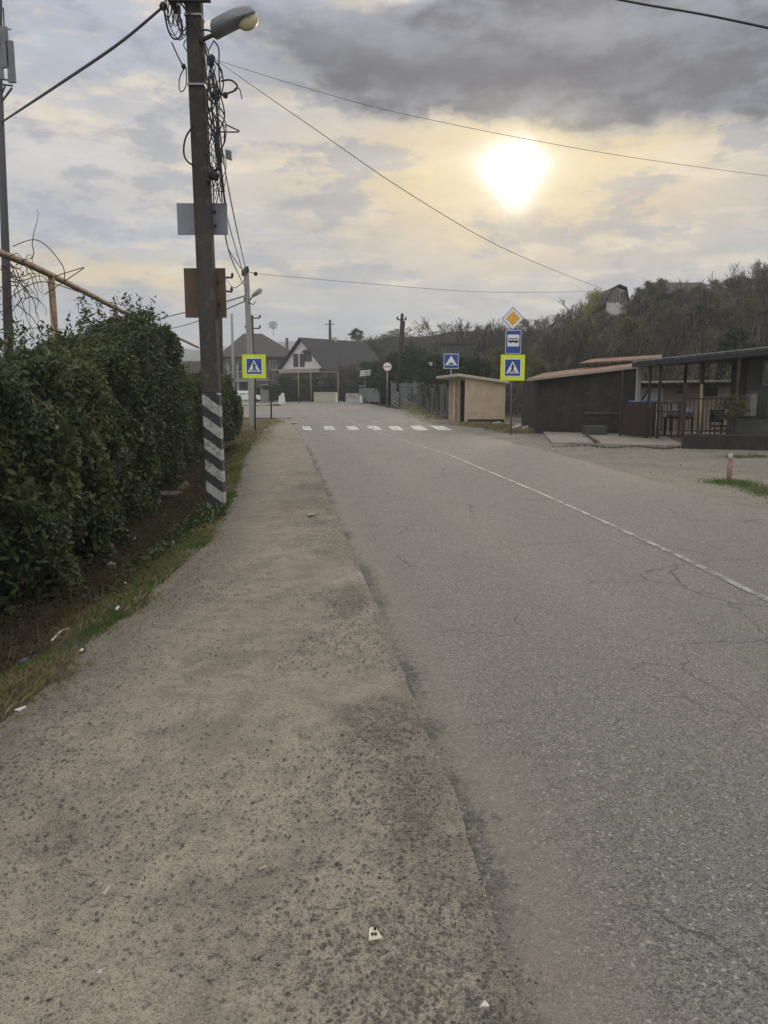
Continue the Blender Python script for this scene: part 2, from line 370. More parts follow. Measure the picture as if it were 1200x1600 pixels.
M['paintfaint'] = faintmat()
def stripemat():   # black and white slanted bands painted on a pole, object z = height
    m, t, b = newmat('striped pole paint'); co = coord(t)
    s = t.nodes.new('ShaderNodeSeparateXYZ'); t.links.new(co, s.inputs[0])
    X, Z = E(s.outputs[0]), E(s.outputs[2])
    n = E(tnoise(t, co, 14, 5, .7).outputs[0])
    ph = (Z + X*.75 + (n-.5)*.05)/.29
    fr = E.m('FRACT', ph+.97)
    st = sstep(fr, .44, .50)*sstep(fr, .99, .95)
    wear = sstep(E(tnoise(t, co, 16, 7, .8).outputs[0]), .46, .62)
    wh = mixc(wear*.85, (.36, .36, .345), (.13, .127, .12)); bk = mixc(wear*.4, (.024, .025, .03), (.07, .07, .07))
    col = mixc(st, bk, wh)
    t.links.new(col, b.inputs['Base Color']); b.inputs['Roughness'].default_value = .8
    bump(t, b, n, .3, .01); return m
M['stripes'] = stripemat()
def corrug(name, c1, c2, per, axis=0, rough=.9):
    m, t, b = newmat(name); co = coord(t); s = t.nodes.new('ShaderNodeSeparateXYZ'); t.links.new(co, s.inputs[0])
    w = E.m('SINE', E(s.outputs[axis])*(6.283/per))
    n = E(tnoise(t, co, 2, 5).outputs[0]); col = mixc(sstep(n, .3, .7), c1, c2); col = mixc(sstep(w, -.2, -.9)*.55, col, tuple(v*.45 for v in c2))
    b.inputs['Specular IOR Level'].default_value = .15
    t.links.new(col, b.inputs['Base Color']); b.inputs['Roughness'].default_value = rough
    bump(t, b, w, .8, .02); return m
M['corr'] = corrug('ribbed rusty roof', (.25, .15, .105), (.15, .085, .06), .18, 0)
M['corrgrey'] = corrug('ribbed grey sheet', (.17, .18, .185), (.13, .135, .14), .15, 0)

# ---------------------------------------------------------------- mesh builder
ORG = {}
def tag(o, label=None, cat=None, group=None, kind=None):
    if label: o['label'] = label
    if cat: o['category'] = cat
    if group: o['group'] = group
    if kind: o['kind'] = kind
    return o
def empty(name, loc, label=None, cat=None, group=None, rz=0):
    o = bpy.data.objects.new(name, None); COL.objects.link(o); o.location = loc; o.rotation_euler = (0, 0, rz)
    o.empty_display_size = .2
    ORG[o.name] = Vector((0, 0, 0)) if rz else Vector(loc)
    return tag(o, label, cat, group)
class MB:
    def __init__(s): s.v = []; s.f = []
    def add(s, vs, fs):
        k = len(s.v); s.v += [tuple(v) for v in vs]; s.f += [tuple(i+k for i in f) for f in fs]; return s
    def box(s, a, b):
        (x0, y0, z0), (x1, y1, z1) = a, b
        return s.add([(x0,y0,z0),(x1,y0,z0),(x1,y1,z0),(x0,y1,z0),(x0,y0,z1),(x1,y0,z1),(x1,y1,z1),(x0,y1,z1)],
                     [(3,2,1,0),(4,5,6,7),(0,1,5,4),(1,2,6,5),(2,3,7,6),(3,0,4,7)])
    def cyl(s, a, b, ra, rb=None, n=10):
        return s.tube([a, b], [ra, ra if rb is None else rb], n)
    def tube(s, pts, rad, n=6):
        pts = [Vector(p) for p in pts]; rad = rad if isinstance(rad, (list, tuple)) else [rad]*len(pts)
        vs = []; k = len(pts); prev = None
        for i, p in enumerate(pts):
            d = (pts[min(i+1, k-1)]-pts[max(i-1, 0)])
            d = d.normalized() if d.length > 1e-9 else Vector((0, 0, 1))
            up = prev if prev is not None else (Vector((0, 0, 1)) if abs(d.z) < .9 else Vector((0, 1, 0)))
            x = d.cross(up)
            if x.length < 1e-6: x = d.cross(Vector((1, .3, .2)))
            x.normalize(); y = x.cross(d).normalized(); prev = y
            for j in range(n):
                t = 2*math.pi*j/n; vs.append(p+(x*math.cos(t)+y*math.sin(t))*rad[i])
        fs = [(i*n+j, i*n+(j+1) % n, (i+1)*n+(j+1) % n, (i+1)*n+j) for i in range(k-1) for j in range(n)]
        fs += [tuple(range(n-1, -1, -1)), tuple((k-1)*n+j for j in range(n))]
        return s.add(vs, fs)
    def bar(s, a, b, w, h=None):          # square bar between two points
        a, b = Vector(a), Vector(b); h = h or w; d = (b-a).normalized()
        up = Vector((0, 0, 1)) if abs(d.z) < .95 else Vector((0, 1, 0)); x = d.cross(up).normalized(); y = x.cross(d).normalized()
        vs = [p+x*(sx*w/2)+y*(sy*h/2) for p in (a, b) for sx, sy in ((-1,-1),(1,-1),(1,1),(-1,1))]
        return s.add(vs, [(0,1,2,3),(7,6,5,4),(0,4,5,1),(1,5,6,2),(2,6,7,3),(3,7,4,0)])
    def prism(s, poly, y0, y1):            # polygon in x,z extruded from y0 to y1
        n = len(poly); vs = [(x, y0, z) for x, z in poly]+[(x, y1, z) for x, z in poly]
        return s.add(vs, [tuple(range(n)), tuple(range(2*n-1, n-1, -1))]+[(i, i+n, (i+1) % n+n, (i+1) % n) for i in range(n)])
    def slab(s, quad, th):                 # four points, thickness downwards
        q = [Vector(p) for p in quad]; q2 = [p-Vector((0, 0, th)) for p in q]
        return s.add(q+q2, [(0,1,2,3),(7,6,5,4),(0,4,5,1),(1,5,6,2),(2,6,7,3),(3,7,4,0)])
    def blob(s, c, r, seed=0, n=8, m=6, amp=.25):
        c = Vector(c); vs = []; fs = []
        for i in range(m+1):
            th = math.pi*i/m
            for j in range(n):
                ph = 2*math.pi*j/n; d = Vector((math.sin(th)*math.cos(ph), math.sin(th)*math.sin(ph), math.cos(th)))
                k = 1+amp*mnoise.noise(d*1.7+Vector((seed*3.1, seed, 0))); vs.append(c+Vector((d.x*r[0], d.y*r[1], d.z*r[2]))*k)
        for i in range(m):
            for j in range(n): fs.append((i*n+j, (i+1)*n+j, (i+1)*n+(j+1) % n, i*n+(j+1) % n))
        return s.add(vs, fs)
    def build(s, name, mat, parent=None, smooth=False, bevel=0):
        me = bpy.data.meshes.new(name)
        if parent is not None and parent.name in ORG: o_ = ORG[parent.name]; vs = [(v[0]-o_.x, v[1]-o_.y, v[2]-o_.z) for v in s.v]
        else: o_ = Vector((0, 0, 0)); vs = s.v
        me.from_pydata(vs, [], s.f); me.validate()
        me.materials.append(M[mat] if isinstance(mat, str) else mat)
        if smooth: me.shade_smooth()
        o = bpy.data.objects.new(name, me); COL.objects.link(o); o.parent = parent; ORG[o.name] = o_
        if bevel:
            bv = o.modifiers.new('bevel', 'BEVEL'); bv.width = bevel; bv.segments = 2; bv.limit_method = 'ANGLE'
        return o
def npmesh(name, verts, faces_n, mat, parent=None):   # verts (N,3) grouped in consecutive faces of faces_n corners
    me = bpy.data.meshes.new(name); nv = len(verts); nf = nv//faces_n
    if parent is not None and parent.name in ORG: verts = verts - np.array(ORG[parent.name])
    me.vertices.add(nv); me.vertices.foreach_set('co', np.asarray(verts, dtype=np.float32).ravel())
    me.loops.add(nv); me.loops.foreach_set('vertex_index', np.arange(nv, dtype=np.int32))
    me.polygons.add(nf); me.polygons.foreach_set('loop_start', np.arange(0, nv, faces_n, dtype=np.int32))
    me.update(calc_edges=True); me.validate()
    me.materials.append(M[mat]); o = bpy.data.objects.new(name, me); COL.objects.link(o); o.parent = parent
    return o
NR = np.random.RandomState(11)
def leaves(centers, size, aspect=.42, up=0.0, var=.4, fold=True):
    """kite-shaped leaves at the given centres -> vertex array, four corners each"""
    n = len(centers); d = NR.normal(size=(n, 3)); d[:, 2] += up; d /= np.linalg.norm(d, axis=1)[:, None]
    q = NR.normal(size=(n, 3)); s = np.cross(d, q); s /= np.linalg.norm(s, axis=1)[:, None]
    L = size*(1+var*(NR.rand(n)-.5)*2); L = L[:, None]; W = L*aspect
    nn = np.cross(d, s)
    a = centers-d*L*.5; b = centers+s*W*.5+nn*W*.12-d*L*.05; c = centers+d*L*.5; e = centers-s*W*.5+nn*W*.12-d*L*.05
    return np.stack([a, b, c, e], 1).reshape(-1, 3)
def copy_tree(o, loc, rz=0, scale=1, label=None):
    c = o.copy(); COL.objects.link(c); c.location = loc; c.rotation_euler = (0, 0, rz)
    c.scale = (scale,)*3 if isinstance(scale, (int, float)) else scale
    if label: c['label'] = label
    for ch in o.children:
        k = ch.copy(); COL.objects.link(k); k.parent = c
        for g in ch.children:
            q = g.copy(); COL.objects.link(q); q.parent = k
    return c
def interp(x, pts):
    return float(np.interp(x, [p[0] for p in pts], [p[1] for p in pts]))
def sm(t): t = max(0, min(1, t)); return t*t*(3-2*t)

# ================================================================ SETTING
def edge_from(pix):                       # photo pixels on the ground -> (Y, X) table
    t = sorted([(G(x, y).y, G(x, y).x) for x, y in pix]); return t
LEFT = edge_from([(812, 1600), (757, 1400), (702, 1215), (662, 1130), (630, 1050), (596, 960), (562, 885), (532, 820), (510, 770), (486, 712), (468, 680), (455, 660), (446, 648), (438, 634)])
RIGHT = edge_from([(1500, 905), (1200, 806), (1010, 750), (860, 708), (760, 682), (706, 668), (660, 652), (612, 638), (560, 628)])
CENT = edge_from([(1200, 944), (1050, 868), (850, 776), (700, 712), (640, 693), (590, 676), (557, 663), (520, 643), (493, 627)])
SHO = edge_from([(0, 1140), (95, 1062), (232, 938), (345, 838), (378, 770), (388, 715), (408, 680), (428, 658)])
def ext(tab, Y):
    if Y < tab[0][0]: (a, b), (c, d) = tab[0], tab[2]
    elif Y > tab[-1][0]: (a, b), (c, d) = tab[-3], tab[-1]
    else: return interp(Y, tab)
    return b+(Y-a)*(d-b)/(c-a) if Y < tab[0][0] else d+(Y-c)*(d-b)/(c-a)
def XL(Y): return ext(LEFT, Y)
def XR(Y): return ext(RIGHT, Y)
def XC(Y): return ext(CENT, Y)
def XS(Y):
    return ext(SHO, Y) if Y > SHO[0][0] else SHO[0][1]+(Y-SHO[0][0])*-.02
FOOT = [(-20, 22), (10, 19), (20, 16), (30, 13), (45, 9), (66, 5), (90, 1), (125, -4), (140, -60), (200, -160)]
def nz(x, y, s, z=0): return mnoise.noise(Vector((x*s, y*s, z)))
def hz(X, Y):
    """terrain height"""
    z = 0.0
    sd = X-interp(Y, FOOT)
    if sd > 0 and Y > -20:
        H = 10.6-3.6*sm((4-X)/25)+1.6*nz(X, Y, .03)
        z += H*sm(sd/36)+.5*nz(X, Y, .15)*sm(sd/10)
    if Y < 42:                         # verge drops from the shoulder towards the hedge
        e = XS(Y)-X
        fade = 1-sm((Y-26)/12)
        if e > 0: z -= .38*sm(e/1.3)*fade
        if e > 0: z += .05*nz(X, Y, 1.6)*sm(e/.5)*fade
    z -= 0.03*(1 if z <= 0 and abs(X) < 400 else 0)
    if XS(Y)-.1 < X < 30 and Y < 42 and z < .01: z -= .04
    return z
def grid(xs, ys, fn, name, mat, kind='structure'):
    vs = [(x, y, fn(x, y)) for y in ys for x in xs]; n = len(xs)
    fs = [(j*n+i, j*n+i+1, (j+1)*n+i+1, (j+1)*n+i) for j in range(len(ys)-1) for i in range(n-1)]
    m = MB(); m.add(vs, fs); o = m.build(name, mat, None, True); o['kind'] = kind; return o
xs = [-1250, -900, -600, -300, -150, -90, -60, -40, -28, -20, -14, -10, -8]+list(np.arange(-7, -.5, .14))+[0, 1, 2, 4, 6, 8, 10, 12, 14]+list(np.arange(16, 90, 3))+[100, 130, 200, 400, 800, 1250]
ys = [-300, -200, -60, -20, -6, 0, 1, 2]+list(np.arange(2.5, 30, .25))+list(np.arange(31, 60, 2))+list(np.arange(62, 190, 4))+[210, 260, 340, 500, 900, 1450]
ground = grid(xs, ys, hz, 'ground', 'soil')
ground.data.materials.append(M['hill'])
for p in ground.data.polygons:
    c = p.center
    if c.y > 45 or c.x > 13 or c.x < -12: p.material_index = 1
# sandy shoulder
def strip(name, fa, fb, ys, n, zf, mat, jit_a=0, jit_b=0, uv=False, drop_a=0):
    vs = []; us = []; acc = 0
    for k, y in enumerate(ys):
        a = fa(y)+jit_a*(nz(0, y, 1.3, 5)+.6*nz(0, y, 4.1, 8)+.7*nz(0, y, 9, 2)+.6*nz(0, y, 23, 4)); b = fb(y)+jit_b*(nz(3, y, 1.3, 5)+.6*nz(3, y, 4, 8))
        for i in range(n):
            t = i/(n-1); x = a+(b-a)*t; vs.append((x, y, zf(x, y)-(drop_a if i == 0 else 0))); us.append((x-a, y))
    fs = [(j*n+i, j*n+i+1, (j+1)*n+i+1, (j+1)*n+i) for j in range(len(ys)-1) for i in range(n-1)]
    m = MB(); m.add(vs, fs); o = m.build(name, mat, None, True); o['kind'] = 'structure'
    if uv:
        l = o.data.uv_layers.new(name='UVMap')
        for lp in o.data.loops: l.data[lp.index].uv = us[lp.vertex_index]
    return o
def lump(x, y):
    e = x-XL(y)
    q = G(595, 1125); d2=((x-q.x)/.20)**2+((y-q.y)/.34)**2; hole=.022*math.exp(-d2*d2)+.010*math.exp(-d2)*nz(x, y, 22, 1)
    k_ = .25+.75*sm((-e-.05)/.5)
    return -hole*k_+k_*(.018*nz(x, y, .9, 2)+.010*nz(x, y, 3.3, 3))
ysn = list(np.arange(-6, 1, 1.0))+list(np.arange(1, 9, .07))+list(np.arange(9, 20, .16))+list(np.arange(20, 44, .5))
strip('gravel_shoulder', lambda y: XS(y)-.16, lambda y: XL(y)+.10, ysn, 44, lambda x, y: (lump(x, y)-.03*sm((XS(y)+.15-x)/.3)-.016-.02*sm((x-XL(y)+.05)/.08)), 'shoulder', .14, 0, True, .05)
# road
ysr = list(np.arange(-8, 1, .5))+list(np.arange(1, 9, .022))+list(np.arange(9, 12, .05))+list(np.arange(12, 40, .12))+list(np.arange(40, 104, .8))
road = strip('road', XL, XR, ysr, 12, lambda x, y: .026-.008*sm((XL(y)+.07-x)/.07), 'asphalt', .024, 0, True, .05)
m = MB(); m.add([(-70, 43.5, .010), (XL(43.5)+1.0, 43.5, .010), (XL(74)+1.0, 74, .010), (-70, 74, .010)], [(0, 1, 2, 3)])
o = m.build('side_road', 'asphalt2'); o['kind'] = 'structure'
m = MB(); m.add([(-70, 86.5, .006), (XL(86)+1.0, 86.5, .006), (XL(103)+1, 112, .006), (-70, 112, .006)], [(0, 1, 2, 3)])
o = m.build('far_road', 'asphalt2'); o['kind'] = 'structure'
m = MB(); m.box((-60, 74, -.1), (XL(78)-.7, 86.5, .13)); o = m.build('pavement_island', 'slab', bevel=.03); o['kind'] = 'structure'
# forecourt
ysf = list(np.arange(-6, 34, .5))+list(np.arange(34, 64, 2))
strip('forecourt', lambda y: XR(y)-.8, lambda y: max(XR(y)+1.2, interp(y, [(0, 22), (19, 22), (27, 13), (34, 8), (38, 4.6), (60, 2.6)])), ysf, 16, lambda x, y: .028 if x < XR(y)-.5 else .03+.012*nz(x, y, 1.2), 'forecourt', .5, .2, False, .03)
# painted markings
def mark(name, quads, mat):
    m = MB()
    for q in quads: m.add([(x, y, .032) for x, y in q], [tuple(range(len(q)))])
    o = m.build(name, mat); o['kind'] = 'structure'; return o
q = []
for y in np.arange(2, 74, 1.0):
    w = .036 if y < 24 else .04
    q.append([(XC(y)-w, y), (XC(y)+w, y), (XC(y+1)+w, y+1), (XC(y+1)-w, y+1)])
mark('centre_line', q, 'paintfaint')
q = []
for (xa, xb, xc, xd, yb, yt) in [(474, 488, 484, 472, 673.5, 667.5), (508, 525, 519, 505, 673, 667), (546, 562, 555, 540, 673, 667), (580, 598, 588, 572, 673, 666.5),
                                 (614, 632, 622, 606, 673.5, 667), (650, 671, 657, 640, 673.5, 666.5), (685, 707, 692, 672, 673.5, 666.5)]:
    q.append([(G(x, y).x, G(x, y).y) for x, y in ((xa, yb), (xb, yb), (xc, yt), (xd, yt))])
mark('crosswalk', q, 'paint')
q = []
for (x0, x1, yb, yt) in [(457, 467, 662, 660), (502, 517, 661.5, 659.5), (541, 549, 660.5, 658.5), (584, 595, 661, 659), (628, 640, 661, 659), (650, 668, 662, 660)]:
    q.append([(G(x, y).x, G(x, y).y) for x, y in ((x0, yb), (x1, yb), (x1-3, yt), (x0-3, yt))])
mark('hump_markings', q, 'paintfaint')
# concrete apron in front of the gate
a0, a1, a2, a3 = G(862, 696), G(1068, 701), G(1062, 686), G(875, 684)
m = MB(); m.slab([(a0.x, a0.y, .11), (a1.x, a1.y, .11), (a2.x+1, a2.y+6, .11), (a3.x, a3.y+3, .11)], .2)
o = m.build('concrete_apron', 'slab', bevel=.03); o['kind'] = 'structure'
# distant hills
def ridge(name, tab, Y, depth, seed):
    xs = np.arange(-900, 900, 12); vs = []
    for k, t in enumerate((0, .5, 1, 1.8)):
        for x in xs:
            h = interp(x/Y*1200+600, tab)/1200*Y
            z = (h+4*nz(x, 0, .02, seed)+2.2*nz(x, 0, .09, seed))*(0, .75, 1, .6)[k]
            vs.append((x, Y+depth*t+10*nz(x, t*9, .03, seed), max(z, -1)))
    n = len(xs); m = MB(); m.add(vs, [(j*n+i, j*n+i+1, (j+1)*n+i+1, (j+1)*n+i) for j in range(3) for i in range(n-1)])
    o = m.build(name, 'farhill', None, True); o['kind'] = 'structure'; return o
ridge('distant_hills', [(-200, 66), (250, 76), (330, 84), (350, 88), (370, 80), (400, 92), (430, 94), (460, 80), (520, 60), (600, 55), (900, 50), (1400, 40)], 850, 200, 3)

# ================================================================ SIGNS
def plate(parent, name, c, w, h, mat, y, th=.012, rot=0, label=None):
    m = MB(); ca, sa_ = math.cos(rot), math.sin(rot)
    poly = [(c[0]+(sx*w/2*ca-sz*h/2*sa_), c[1]+(sx*w/2*sa_+sz*h/2*ca)) for sx, sz in ((-1,-1),(1,-1),(1,1),(-1,1))]
    m.prism(poly, y, y+th); o = m.build(name, mat, parent, bevel=0)
    if label: o['label'] = label
    return o
def polyp(parent, name, polys, mat, y, th=.004):
    m = MB()
    for p in polys: m.prism(p, y, y+th)
    return m.build(name, mat, parent)
def limb(a, b, w0, w1):
    a, b = Vector(a), Vector(b); d = (b-a).normalized(); n = Vector((-d.y, d.x))
    return [tuple(a+n*w0), tuple(a-n*w0), tuple(b-n*w1), tuple(b+n*w1)]
def disc(cx, cz, r, n=20): return [(cx+r*math.cos(2*math.pi*i/n), cz+r*math.sin(2*math.pi*i/n)) for i in range(n)]
def ped_sign(parent, cx, cz, w, h, y, flip=1):
    s = plate(parent, 'crossing_sign', (cx, cz), w, h, 'signyel', y, .02, label='fluorescent yellow square with a blue pedestrian crossing symbol')
    plate(s, 'white_border', (cx, cz), w*.70, h*.70, 'signwhite', y-.004, .004)
    plate(s, 'blue_field', (cx, cz), w*.63, h*.63, 'signblue', y-.008, .004)
    k = w*.27; f = flip
    tri = [(cx-k, cz-k*.86), (cx+k, cz-k*.86), (cx, cz+k*1.0)]
    polyp(s, 'white_triangle', [tri], 'signwhite', y-.012)
    fig = [disc(cx-f*k*.02, cz+k*.50, k*.11, 12), limb((cx, cz+k*.38), (cx+f*k*.05, cz-k*.12), k*.13, k*.12),
           limb((cx+f*k*.03, cz-k*.08), (cx+f*k*.30, cz-k*.74), k*.12, k*.07), limb((cx+f*k*.03, cz-k*.08), (cx-f*k*.22, cz-k*.72), k*.12, k*.07),
           limb((cx-f*k*.02, cz+k*.32), (cx-f*k*.27, cz+k*.02), k*.07, k*.05), limb((cx+f*k*.02, cz+k*.32), (cx+f*k*.30, cz+k*.0), k*.07, k*.05)]
    for i, q_ in enumerate(fig): pass
    polyp(s, 'walking_figure', fig, 'signblack', y-.016)
    polyp(s, 'crossing_stripes', [[(cx+t*k-k*.05, cz-k*.80), (cx+t*k+k*.05, cz-k*.80), (cx+t*k*.88+k*.04, cz-k*.52), (cx+t*k*.88-k*.04, cz-k*.52)] for t in (-.62, -.42, .0, .42, .62)], 'signblue', y-.0142, .002)
    return s

# left crossing sign on its slim post
b = G(398.5, 673); Ys = b.y
t = empty('crossing_sign_post', (b.x, b.y, 0), 'yellow-bordered pedestrian crossing sign on a thin dark post before the pale lamp pole', 'road sign')
m = MB(); m.cyl((b.x, b.y, 0), P(398.5, 552, Ys), .034, .034, 10); m.build('post', 'steel', t, True)
pc = P(397.5, 572.5, Ys); ped_sign(t, pc.x, pc.z, .90, .90, Ys-.07, 1)
# right post with three signs
b = G(798.5, 680); Ys = b.y
t = empty('bus_stop_sign_post', (b.x, b.y, 0), 'grey post beside the shelter carrying amber diamond, bus stop and yellow crossing signs', 'road sign')
m = MB(); m.cyl((b.x, b.y, 0), P(799.5, 484, Ys), .033, .033, 10); m.build('post', 'greymetal', t, True)
sc_ = Ys/1200
pc = P(800.5, 574.5, Ys); ped_sign(t, pc.x, pc.z, 37*sc_, 39*sc_, Ys-.07, -1)
pc = P(801.5, 534.5, Ys); w, h = 23.5*sc_, 35*sc_
s = plate(t, 'bus_stop_sign', (pc.x, pc.z), w, h, 'signwhite', Ys-.07, .02, label='blue upright rectangle with a black bus on a white panel')
plate(s, 'blue_field', (pc.x, pc.z), w*.94, h*.96, 'signblue', Ys-.074, .004)
zc = pc.z+h*.06
plate(s, 'white_panel', (pc.x, zc), w*.76, h*.50, 'signwhite', Ys-.078, .004)
bw, bh = w*.33, h*.10
body = [[(pc.x-bw, zc-bh*.75), (pc.x+bw, zc-bh*.75), (pc.x+bw, zc-bh*.05), (pc.x-bw, zc-bh*.05)], [(pc.x-bw, zc+bh*.75), (pc.x+bw*.95, zc+bh*.75), (pc.x+bw*.85, zc+bh), (pc.x-bw*.9, zc+bh)]]
for k in range(6):
    x = pc.x-bw+k*(2*bw-.02)/5; body.append([(x, zc-bh*.05), (x+.02, zc-bh*.05), (x+.02, zc+bh*.75), (x, zc+bh*.75)])
body += [disc(pc.x-bw*.55, zc-bh*.85, bh*.36, 10), disc(pc.x+bw*.55, zc-bh*.85, bh*.36, 10)]
polyp(s, 'bus_symbol', body, 'signblack', Ys-.082)
pc = P(801, 498, Ys); a = 24.5*sc_
s = plate(t, 'priority_sign', (pc.x, pc.z), a, a, 'signblue', Ys-.07, .02, R(45), 'diamond sign with an amber centre and white border')
plate(s, 'white_border', (pc.x, pc.z), a*.93, a*.93, 'signwhite', Ys-.074, .004, R(45))
plate(s, 'amber_field', (pc.x, pc.z), a*.62, a*.62, 'signorange', Ys-.078, .004, R(45))
# speed hump sign
Ys = 40.0; b = P(705, 608, Ys); sc_ = Ys/1200
t = empty('hump_sign_post', (b.x, b.y, 0), 'blue square road hump sign rising behind the tan bus shelter', 'road sign')
m = MB(); m.cyl((b.x, b.y, 0), P(705, 555, Ys), .033, .033, 8); m.build('post', 'greymetal', t, True)
pc = P(704.7, 564.5, Ys); w = 22.5*sc_
s = plate(t, 'hump_sign', (pc.x, pc.z), w, w, 'signwhite', Ys-.07, .02)
plate(s, 'blue_field', (pc.x, pc.z), w*.93, w*.93, 'signblue', Ys-.074, .004)
k = w*.40
polyp(s, 'white_triangle', [[(pc.x-k, pc.z-k*.66), (pc.x+k, pc.z-k*.66), (pc.x, pc.z+k*.95)]], 'signwhite', Ys-.078)
polyp(s, 'hump_symbol', [[(pc.x-k*.55, pc.z-k*.55), (pc.x+k*.55, pc.z-k*.55), (pc.x+k*.3, pc.z-k*.33), (pc.x, pc.z-k*.22), (pc.x-k*.3, pc.z-k*.33)]], 'signblack', Ys-.082)
# no overtaking sign
b = G(605, 638); Ys = b.y; sc_ = Ys/1200
t = empty('no_overtaking_sign_post', (b.x, b.y, 0), 'round white sign with red rim and two cars, on a grey post at the roadside', 'road sign')
m = MB(); m.cyl((b.x, b.y, 0), P(605, 567, Ys), .05, .05, 8); m.build('post', 'greymetal', t, True)
pc = P(605.3, 573, Ys); r = 7.2*sc_
m = MB(); m.prism(disc(pc.x, pc.z, r, 28), Ys-.08, Ys-.06); s = m.build('round_sign', 'signred', t)
polyp(s, 'white_face', [disc(pc.x, pc.z, r*.84, 28)], 'signwhite', Ys-.085)
def carsym(cx, s_):
    return [[(cx-s_, pc.z-s_*.5), (cx+s_, pc.z-s_*.5), (cx+s_, pc.z+s_*.15), (cx+s_*.5, pc.z+s_*.2), (cx+s_*.35, pc.z+s_*.6), (cx-s_*.35, pc.z+s_*.6), (cx-s_*.5, pc.z+s_*.2), (cx-s_, pc.z+s_*.15)]]
polyp(s, 'car_symbols', carsym(pc.x-r*.34, r*.27)+carsym(pc.x+r*.34, r*.27), 'signblack', Ys-.09)

# ================================================================ NEAR UTILITY POLE
b = G(339, 794, -.02); YP = b.y
tp = P(300, -60, YP)
t = empty('utility_pole', (b.x, b.y, 0), 'tall dark concrete pole with black and white stripes at its foot, beside the hedge', 'utility pole')
POLE = t
def taper(a, bb, wa, wb, da, db):
    a, bb = Vector(a), Vector(bb)
    vs = [(a.x+sx*wa/2, a.y+sy*da/2, a.z) for sx, sy in ((-1,-1),(1,-1),(1,1),(-1,1))]+[(bb.x+sx*wb/2, bb.y+sy*db/2, bb.z) for sx, sy in ((-1,-1),(1,-1),(1,1),(-1,1))]
    return MB().add(vs, [(3,2,1,0),(4,5,6,7),(0,1,5,4),(1,2,6,5),(2,3,7,6),(3,0,4,7)])
def onpole(z): f = (z-b.z)/(tp.z-b.z); return Vector((b.x+(tp.x-b.x)*f, b.y, z))
PB = b.copy()
def pw(z): return .235-.045*(z/8)
zs = 1.55
m = taper(onpole(-.5), onpole(zs), pw(0), pw(zs), .2, .19); o = m.build('striped_base', 'stripes', t, bevel=.012)
m = taper(onpole(zs), onpole(tp.z+.9), pw(zs)*.995, pw(8), .189, .15); m.build('shaft', 'polecon', t, bevel=.012)
m = MB(); c0 = onpole(P(300, 8, YP).z)
m.box((c0.x-.28, c0.y-.19, c0.z-.035), (c0.x+.24, c0.y-.13, c0.z+.035)); m.box((c0.x-.28, c0.y-.13, c0.z-.035), (c0.x-.2, c0.y+.15, c0.z+.035)); m.build('crossarm', 'steel', t)
m = MB(); m.box((c0.x+.2, c0.y-.18, c0.z+.035), (c0.x+.23, c0.y-.14, c0.z+.3)); m.build('bracket', 'steel', t)
for py in (28, 136):
    z = P(300, py, YP).z; cc = onpole(z); w = pw(z)/2+.006
    m = MB(); m.box((cc.x-w, cc.y-.108, z-.012), (cc.x+w, cc.y+.108, z+.012)); m.build('metal_strap', 'greymetal', t)
# sign boards fixed to the far side of the pole
for nm, (x0, x1, y0, y1), mt, lb in (('road_sign_back', (278, 355, 317.5, 367), 'signback', 'bare grey back of a rectangular sign on the near pole, upper of two'),
                                ('board_back', (290, 352, 419, 496.5), 'signbrown', 'brown back of a square board on the near pole, under the grey sign')):
    A, B_ = P(x0, y1, YP+.14), P(x1, y0, YP+.14)
    t2 = empty(nm, (A.x, YP+.14, A.z), lb, 'sign board')
    m = MB(); m.box((A.x, YP+.13, A.z), (B_.x, YP+.15, B_.z)); m.build('board', mt, t2, bevel=.004)
    for f in (.28, .72):
        m = MB(); z = A.z+(B_.z-A.z)*f; cx = onpole(z).x
        m.box((cx-.14, YP+.1, z-.012), (cx+.14, YP+.128, z+.012)); m.build('bracket', 'steel', t2)
# street lamp
Yl = YP-.15
t = empty('street_lamp', P(318, 62, Yl), 'grey cobra-head street lamp with a yellowed diffuser near the top of the near pole', 'street lamp')
A, B_, C_ = P(312, 64, YP-.1), P(330, 56, Yl), P(345, 50, Yl)
m = MB(); m.tube([A, B_, C_], [.028, .026, .022], 8); m.build('arm', 'steel', t, True)
hp = [(332, 58), (330, 50), (334, 42), (350, 26), (368, 15), (384, 11), (393, 12), (399, 18), (401, 23), (384, 33), (368, 42), (352, 52), (338, 61)]
m = MB(); pts = [P(x, y, Yl) for x, y in hp]; c_ = sum(pts, Vector())/len(pts)
rings = [(-.15, .45), (-.12, .76), (-.06, .93), (.06, .93), (.12, .76), (.15, .45)]
vs = []
for dy_, k in rings:
    for p in pts: vs.append((c_.x+(p.x-c_.x)*(.8+.2*k), Yl+dy_, c_.z+(p.z-c_.z)*k))
n = len(pts); fs = [(j*n+i, (j+1)*n+i, (j+1)*n+(i+1) % n, j*n+(i+1) % n) for j in range(5) for i in range(n)]+[tuple(range(n)), tuple(range(6*n-1, 5*n-1, -1))]
m.add(vs, fs); m.build('housing', 'housing', t, True)
m = MB(); A, B_ = P(372, 41, Yl), P(402, 22, Yl); mid = (A+B_)/2; ax = (B_-A)/2; dn = Vector((ax.z, 0, -ax.x)).normalized()*.115
vs = []
for i in range(9):
    th = math.pi*i/8
    for j in range(9):
        ph = math.pi*j/8
        vs.append(mid+ax*math.cos(th)+dn*math.sin(th)*math.sin(ph)+Vector((0, 1, 0))*(.10*math.sin(th)*math.cos(ph)))
m.add(vs, [(i*9+j, i*9+j+1, (i+1)*9+j+1, (i+1)*9+j) for i in range(8) for j in range(8)]); m.build('diffuser', 'lens', t, True)
